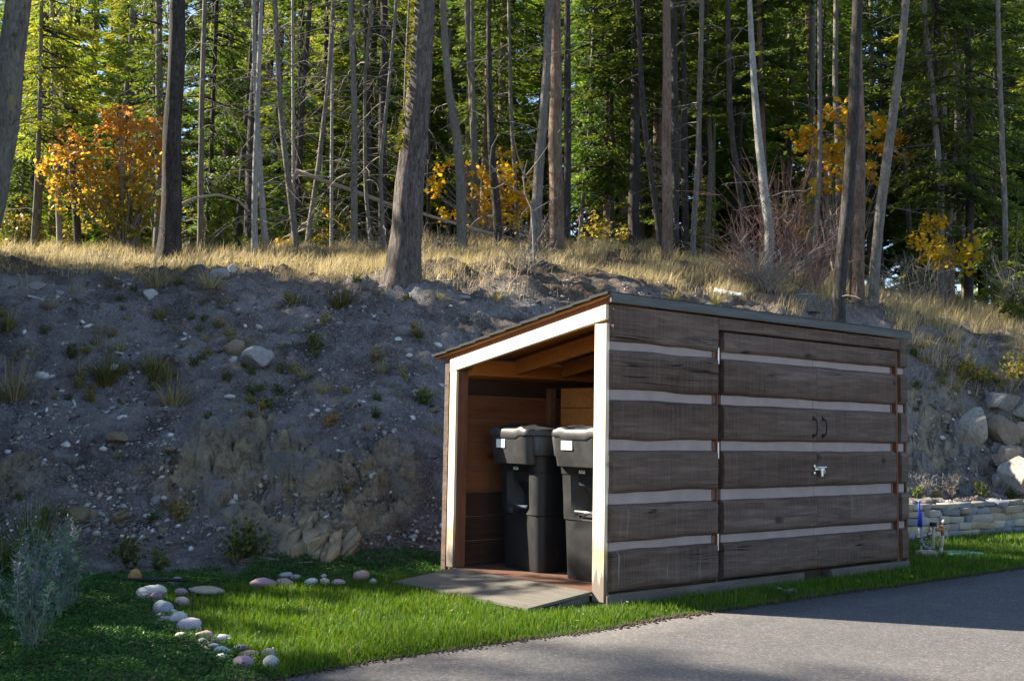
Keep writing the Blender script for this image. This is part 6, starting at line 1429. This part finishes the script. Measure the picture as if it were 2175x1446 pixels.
for k, a in enumerate([(335, 612, 'dry', 1.8, 'big drooping tuft of dry grass on the crest'), (445, 618, 'dry', 1.5, 'yellow-brown grass tuft right of the big drooping one'), (30, 850, 'dry', 2.1, 'large grey-bearded grass tuft hanging at the left edge'), (18, 700, 'tuft', 1.0, 'green tuft at the left edge of the bank'),
    (107, 658, 'dry', 0.8, 'small straw-coloured tuft on the upper left bank'), (620, 650, 'tuft', 0.8, 'yellow-green tuft in the upper middle of the bank'), (722, 655, 'tuft', 1.5, 'reddish-green grass tuft below the mossy trunk'), (805, 640, 'tuft', 0.75, 'slim green tuft near the foot of the mossy trunk'),
    (338, 680, 'tuft', 0.8, 'dense green tuft below the round grey rock'), (412, 683, 'tuft', 0.6, 'thin green tuft right of the dense green one'), (225, 815, 'tuft', 1.6, 'tall green and brown grass clump on the left bank'), (325, 800, 'tuft', 1.35, 'yellowish grass tuft right of the tall clump'), (368, 865, 'dry', 1.6, 'long-haired grey grass tuft trailing down the bank'),
    (480, 805, 'tuft', 0.55, 'little green tuft under the large grey boulder'), (890, 720, 'tuft', 0.7, 'grey-green tuft left of the shed roof'), (170, 800, 'dry', 0.9, 'brownish tuft left of the tall green clump'), (655, 700, 'dry', 0.6, 'thin seed-head tuft in the upper middle of the bank'), (60, 760, 'dry', 0.8, 'dry tuft on the far left of the bank'),
    (1050, 640, 'dry', 0.9, 'dry tuft just above the shed roof edge'), (930, 640, 'dry', 0.8, 'dry tuft right of the mossy trunk on the crest'), (1430, 640, 'dry', 1.1, 'dry tuft behind the top of the roof'), (1520, 650, 'tuft', 0.9, 'green-gold tuft behind the roof, left of the bleached log'), (250, 590, 'dry', 1.0, 'dry tuft on the crest left of the black trunk')]):
    small_plant(*a, 'grass tuft', 'grass_tuft', 'grass tufts on the bank', k)
for k, a in enumerate([(150, 765, 'weed', 1.0, 'broad-leaved green weed on the left bank'), (95, 715, 'weed', 0.7, 'small green weed near the pale slabs'), (145, 855, 'weed', 0.55, 'little green weed beside the white stick'), (665, 750, 'weed', 1.25, 'dark green leafy weed right of the large grey boulder'), (900, 862, 'weed', 1.05, 'dark leafy weed by the shed, mid-bank'), (190, 860, 'ymix', 1.0, 'yellowish weed under the tall grass clump'),
    (700, 915, 'red', 1.3, 'orange-leaved weed in the middle of the bank'), (560, 880, 'red', 1.0, 'small reddish weed left of the orange-leaved one'), (690, 690, 'ymix', 0.9, 'yellowing weed on the upper middle bank'), (800, 775, 'ymix', 1.2, 'brown-green weed on the bank left of the roof'), (610, 640, 'ymix', 0.8, 'yellow-leaved weed beside the yellow-green tuft'), (820, 600, 'ymix', 0.8, 'yellow weed right at the foot of the mossy trunk'),
    (490, 735, 'ymix', 0.8, 'sparse weed over the dark low rock'), (340, 1215, 'weed', 1.0, 'blue-green rosette weed behind the pipe'), (325, 1110, 'weed', 0.6, 'small green weed low on the bank'), (270, 1205, 'weed', 1.3, 'feathery green weed behind the orange rock'), (530, 1185, 'weed', 1.6, 'bushy dark green weed left of the ochre outcrop'), (500, 1195, 'weed', 1.2, 'low green weed beside the bushy dark one'),
    (95, 1110, 'weed', 0.7, 'pale green weed above the reeds'), (380, 1110, 'ymix', 1.0, 'brownish weed left of the yellowish ledge'), (1940, 760, 'weed', 1.0, 'green weed on the bank beside the shed roof end'), (1945, 830, 'weed', 0.9, 'green weed half hidden behind the shed wall'), (2010, 790, 'weed', 0.9, 'green weed in the middle of the right bank'), (2040, 800, 'ymix', 0.9, 'yellow-green weed left of the reddish-yellow shrub'), (2060, 760, 'red', 0.9, 'reddish weed on the right bank below the grass'),
    (1945, 1060, 'weed', 0.9, 'green weed in the bed behind the low wall, by the shed'), (1990, 1062, 'ymix', 0.8, 'yellow-green weed in the bed above the valves'), (2085, 1058, 'weed', 1.2, 'leafy green weed in the bed left of the boulders'), (2150, 1062, 'weed', 1.0, 'bright green weed in the bed under the boulders')]):
    small_plant(*a, 'weed', 'weed', 'weeds on the bank', k)
def wild():
    rng = np.random.default_rng(99); n = 0; names = {'dry': ('grass_tuft', 'grass tuft', 'small dry grass tuft scattered on the bare bank', 'small dry tufts on the bank'), 'tuft': ('grass_tuft', 'grass tuft', 'small green-brown grass tuft scattered on the bare bank', 'small green-brown tufts on the bank'), 'weed': ('weed', 'weed', 'small low green weed scattered on the bare bank', 'small green weeds on the bank'), 'ymix': ('weed', 'weed', 'small yellowing weed scattered on the bare bank', 'small yellowing weeds on the bank')}
    while n < 135:
        px = rng.uniform(0, 940) if rng.random() < 0.8 else rng.uniform(1925, 2170); py = rng.uniform(600, 900) if rng.random() < 0.75 else rng.uniform(900, 1190)
        if px > 1900: py = rng.uniform(720, 860)
        if fbm(np.array([px/170.0]), np.array([py/120.0]), 121, 2)[0] < -0.12 and rng.random() < 0.8: continue
        key = str(rng.choice(['dry', 'dry', 'tuft', 'weed', 'ymix', 'ymix'])); nm, cat, lab, grp = names[key]; small_plant(px, py, key, rng.uniform(0.35, 0.9), lab.replace('on the bare bank', 'on the bank '+where(px, py)), cat, nm, grp, int(rng.integers(4))); n += 1
wild()
for k, (px, py, lab) in enumerate([(1962, 1056, 'withered brown stalks in the bed nearest the shed'), (2022, 1058, 'withered dark flower stalks in the middle of the bed'), (2005, 765, 'pale dead stalks on the right bank below the grass')]):
    p = hit(px, py); bare_shrub('dead_stalks', lab, (px, py), p[1], 0.18, 0.30, 14, 'twig_grey', 80+k)
# grey-green sage with lavender spikes, reeds behind it
def sage(px, py, label, n, Hm, spread, seed):
    rng = np.random.default_rng(seed); B = gnd(px, py); o = empty('sage_bush', B, 0, label, 'sage bush', 'sage bushes at the left'); paths = []; Ps = []; Ds = []; Fp = []; Fd = []
    for k in range(n):
        a = rng.uniform(0, 6.28); H = Hm*rng.uniform(0.55, 1.05); e = np.array([math.cos(a), math.sin(a)])*spread*rng.uniform(0.05, 1); t = np.linspace(0, 1, 9)
        q = np.stack([e[0]*t**0.8, e[1]*t**0.8, H*t], 1) + np.cumsum(rng.normal(0, 0.004, (9, 3)), 0); paths.append((q, np.linspace(0.0035, 0.0012, 9)))
        m = 120; s = rng.uniform(0.12, 0.97, m); c = np.stack([np.interp(s, t, q[:, j]) for j in range(3)], 1); b = rng.uniform(0, 6.28, m); side = np.stack([np.cos(b), np.sin(b), rng.uniform(0.1, 1.0, m)], 1); side /= np.linalg.norm(side, axis=1)[:, None]
        Ps.append(c + side*rng.uniform(0, 0.05, m)[:, None]*(1.1-s)[:, None]); Ds.append(side)
        for br in range(3):
            j = int(rng.integers(3, 7)); ee = rng.normal(0, 0.07, 3); ee[2] = abs(ee[2])*1.4+0.04; paths.append((np.stack([q[j], q[j]+ee*0.6, q[j]+ee]), np.array([0.0018, 0.0014, 0.0008])))
            m2 = 26; ss = rng.random(m2)[:, None]; Ps.append(q[j]+ee*ss); dd = rng.normal(0, 1, (m2, 3)); dd[:, 2] = np.abs(dd[:, 2]); Ds.append(dd/np.linalg.norm(dd, axis=1)[:, None])
        if rng.random() < 0.5:
            m = 34; s = rng.uniform(0.78, 1.0, m); c = np.stack([np.interp(s, t, q[:, j]) for j in range(3)], 1); Fp.append(c+rng.normal(0, 0.005, (m, 3))); dd = rng.normal(0, 1, (m, 3)); Fd.append(dd/np.linalg.norm(dd, axis=1)[:, None])
    P = np.concatenate(Ps); D = np.concatenate(Ds); N = len(P); V, F = rhombs(P, D, rng.uniform(0.016, 0.038, N), rng.uniform(0.003, 0.007, N), rng); link('leaves', mesh_np('leaves', V, [F], M['sage'], tint=rng.random(N)), o)
    Vw, Fw = tubes_np(paths, 4); link('stems', mesh_np('stems', Vw, [Fw], simple('sage_stem', (0.15, 0.165, 0.14), 0.8, 0.2, 20)), o)
    if Fp:
        P = np.concatenate(Fp); D = np.concatenate(Fd); N = len(P); V, F = rhombs(P, D, rng.uniform(0.010, 0.02, N), rng.uniform(0.006, 0.010, N), rng); link('flowers', mesh_np('flowers', V, [F], M['sage_flower'], tint=rng.random(N)), o)['kind'] = 'stuff'
sage(150, 1300, 'slim sage stems rising right of the tall grey-green sage', 8, 0.52, 0.06, 6)
sage(60, 1395, 'large grey-green sage bush with woody branches in the left foreground', 13, 0.46, 0.22, 1)
sage(125, 1320, 'tall grey-green sage with thin upright stems and lavender spikes', 10, 0.56, 0.10, 2)
sage(20, 1320, 'grey-green sage with many lavender flower spikes at the left edge', 13, 0.48, 0.18, 3)
sage(80, 1300, 'grey-green sage behind, its stems tipped with pale flowers', 9, 0.46, 0.12, 4)
def reeds():
    for k, (px, py, H, n, lab) in enumerate([(65, 1235, 0.74, 150, 'tall tuft of green and straw-coloured reed grass behind the sage'), (5, 1215, 0.42, 150, 'dark green strap-leaved grass clump at the left edge')]):
        B = gnd(px, py); V, F, T = tuft_mesh(480+k, n, H, 0.2, 0.011, 0.55 if k == 0 else 1.0); o = empty('reed_clump', B, 0, lab, 'ornamental grass'); link('blades', mesh_np('blades', V, F, M['reed'], tint=T), o)
reeds()
def broad_weed():
    p = gnd(1672, 1268); rng = np.random.default_rng(3); o = empty('mullein_plant', (p[0], p[1], 0), 0, 'pale grey-green broad-leaved plant in the grass strip before the shed doors', 'plant')
    for k in range(7):
        a = k*0.9+rng.uniform(-.2, .2); L = rng.uniform(0.055, 0.085); up = rng.uniform(0.4, 1.2); d = np.array([math.cos(a), math.sin(a), 0]); sd = np.array([-d[1], d[0], 0]); V = []
        for t, w_ in ((0, .1), (.3, .7), (.6, 1), (.85, .65), (1, .05)):
            c = d*L*t + np.array([0, 0, 0.02+L*up*t*(1-0.45*t)]); V += [c-sd*L*0.24*w_+np.array([0, 0, 0.006*w_]), c, c+sd*L*0.24*w_+np.array([0, 0, 0.006*w_])]
        F = [[r*3+c_, r*3+c_+1, r*3+c_+4, r*3+c_+3] for r in range(4) for c_ in range(2)]
        link('leaf', mesh_np('leaf', V, [np.array(F)], M['sage'], smooth=True, tint=np.full(8, rng.uniform(0.5, 1))), o)
broad_weed()
p = gnd(1648, 1283); V, F = rock_np(77, 6, ICO3, 0.2, 0.6, 0.9); stone_obj('pine_cone', V, F, simple('cone_brown', (0.07, 0.04, 0.03), 0.9, 0.3, 60), (p[0], p[1], 0.018), (0.026, 0.018, 0.016), (0, 0, 0.4), 'small brown cone lying on the asphalt by the grass strip', 'pine cone', smooth=True)
def fallen():
    rng = np.random.default_rng(93); N = 900; y = 4.8+4*rng.random(N)**1.2; x = rng.uniform(-0.35, 0.45, N)*y; ok = is_lawn(x, y) & ~in_shed(x, y, 0.05); x, y = x[ok], y[ok]; N = len(x); P = np.stack([x, y, rng.uniform(0.02, 0.05, N)], 1); D = rng.normal(0, 1, (N, 3)); D[:, 2] *= 0.4; D /= np.linalg.norm(D, axis=1)[:, None]
    V, F = rhombs(P, D, rng.uniform(0.01, 0.03, N), rng.uniform(0.002, 0.010, N), rng, 0.6); tag(link('fallen_leaves', mesh_np('fallen_leaves', V, [F], M['dry'], tint=rng.random(N))), kind='stuff')
fallen()
# crumbs of soil and needles along the asphalt's edge
def edge_crumbs():
    rng = np.random.default_rng(91); N = 2600; x = rng.uniform(-1.2, 4.6, N); y = edge_y(x) + rng.normal(-0.012, 0.035, N); z0 = rng.uniform(0.003, 0.006, N)
    V = OCT[0][None]*(rng.uniform(0.002, 0.009, N)*np.where((x > 0.6) & (x < 1.2), 1.5, 1))[:, None, None]*np.array([1, 1, 0.6]); V = V + np.stack([x, y, z0], 1)[:, None, :]; F = (OCT[1][None]+(np.arange(N)*len(OCT[0]))[:, None, None]).reshape(-1, 3)
    tag(link('soil_crumbs', mesh_np('soil_crumbs', V.reshape(-1, 3), [F], simple('crumb_soil', (0.055, 0.038, 0.028), 1.0, 0.5, 80))), kind='stuff')
    N = 1100; y = 4.6+5*rng.random(N)**1.3; x = rng.uniform(-0.2, 0.5, N)*y; ok = (y < edge_y(x)-0.05); x, y = x[ok], y[ok]; N = len(x); P = np.stack([x, y, np.full(N, 0.0075)], 1); a = rng.uniform(0, 6.28, N); D = np.stack([np.cos(a), np.sin(a), np.zeros(N)], 1)
    V, F = rhombs(P, D, rng.uniform(0.004, 0.016, N), rng.uniform(0.002, 0.006, N), rng, 0.0); tag(link('leaf_litter', mesh_np('leaf_litter', V, [F], M['dry'], tint=rng.random(N))), kind='stuff')
edge_crumbs()
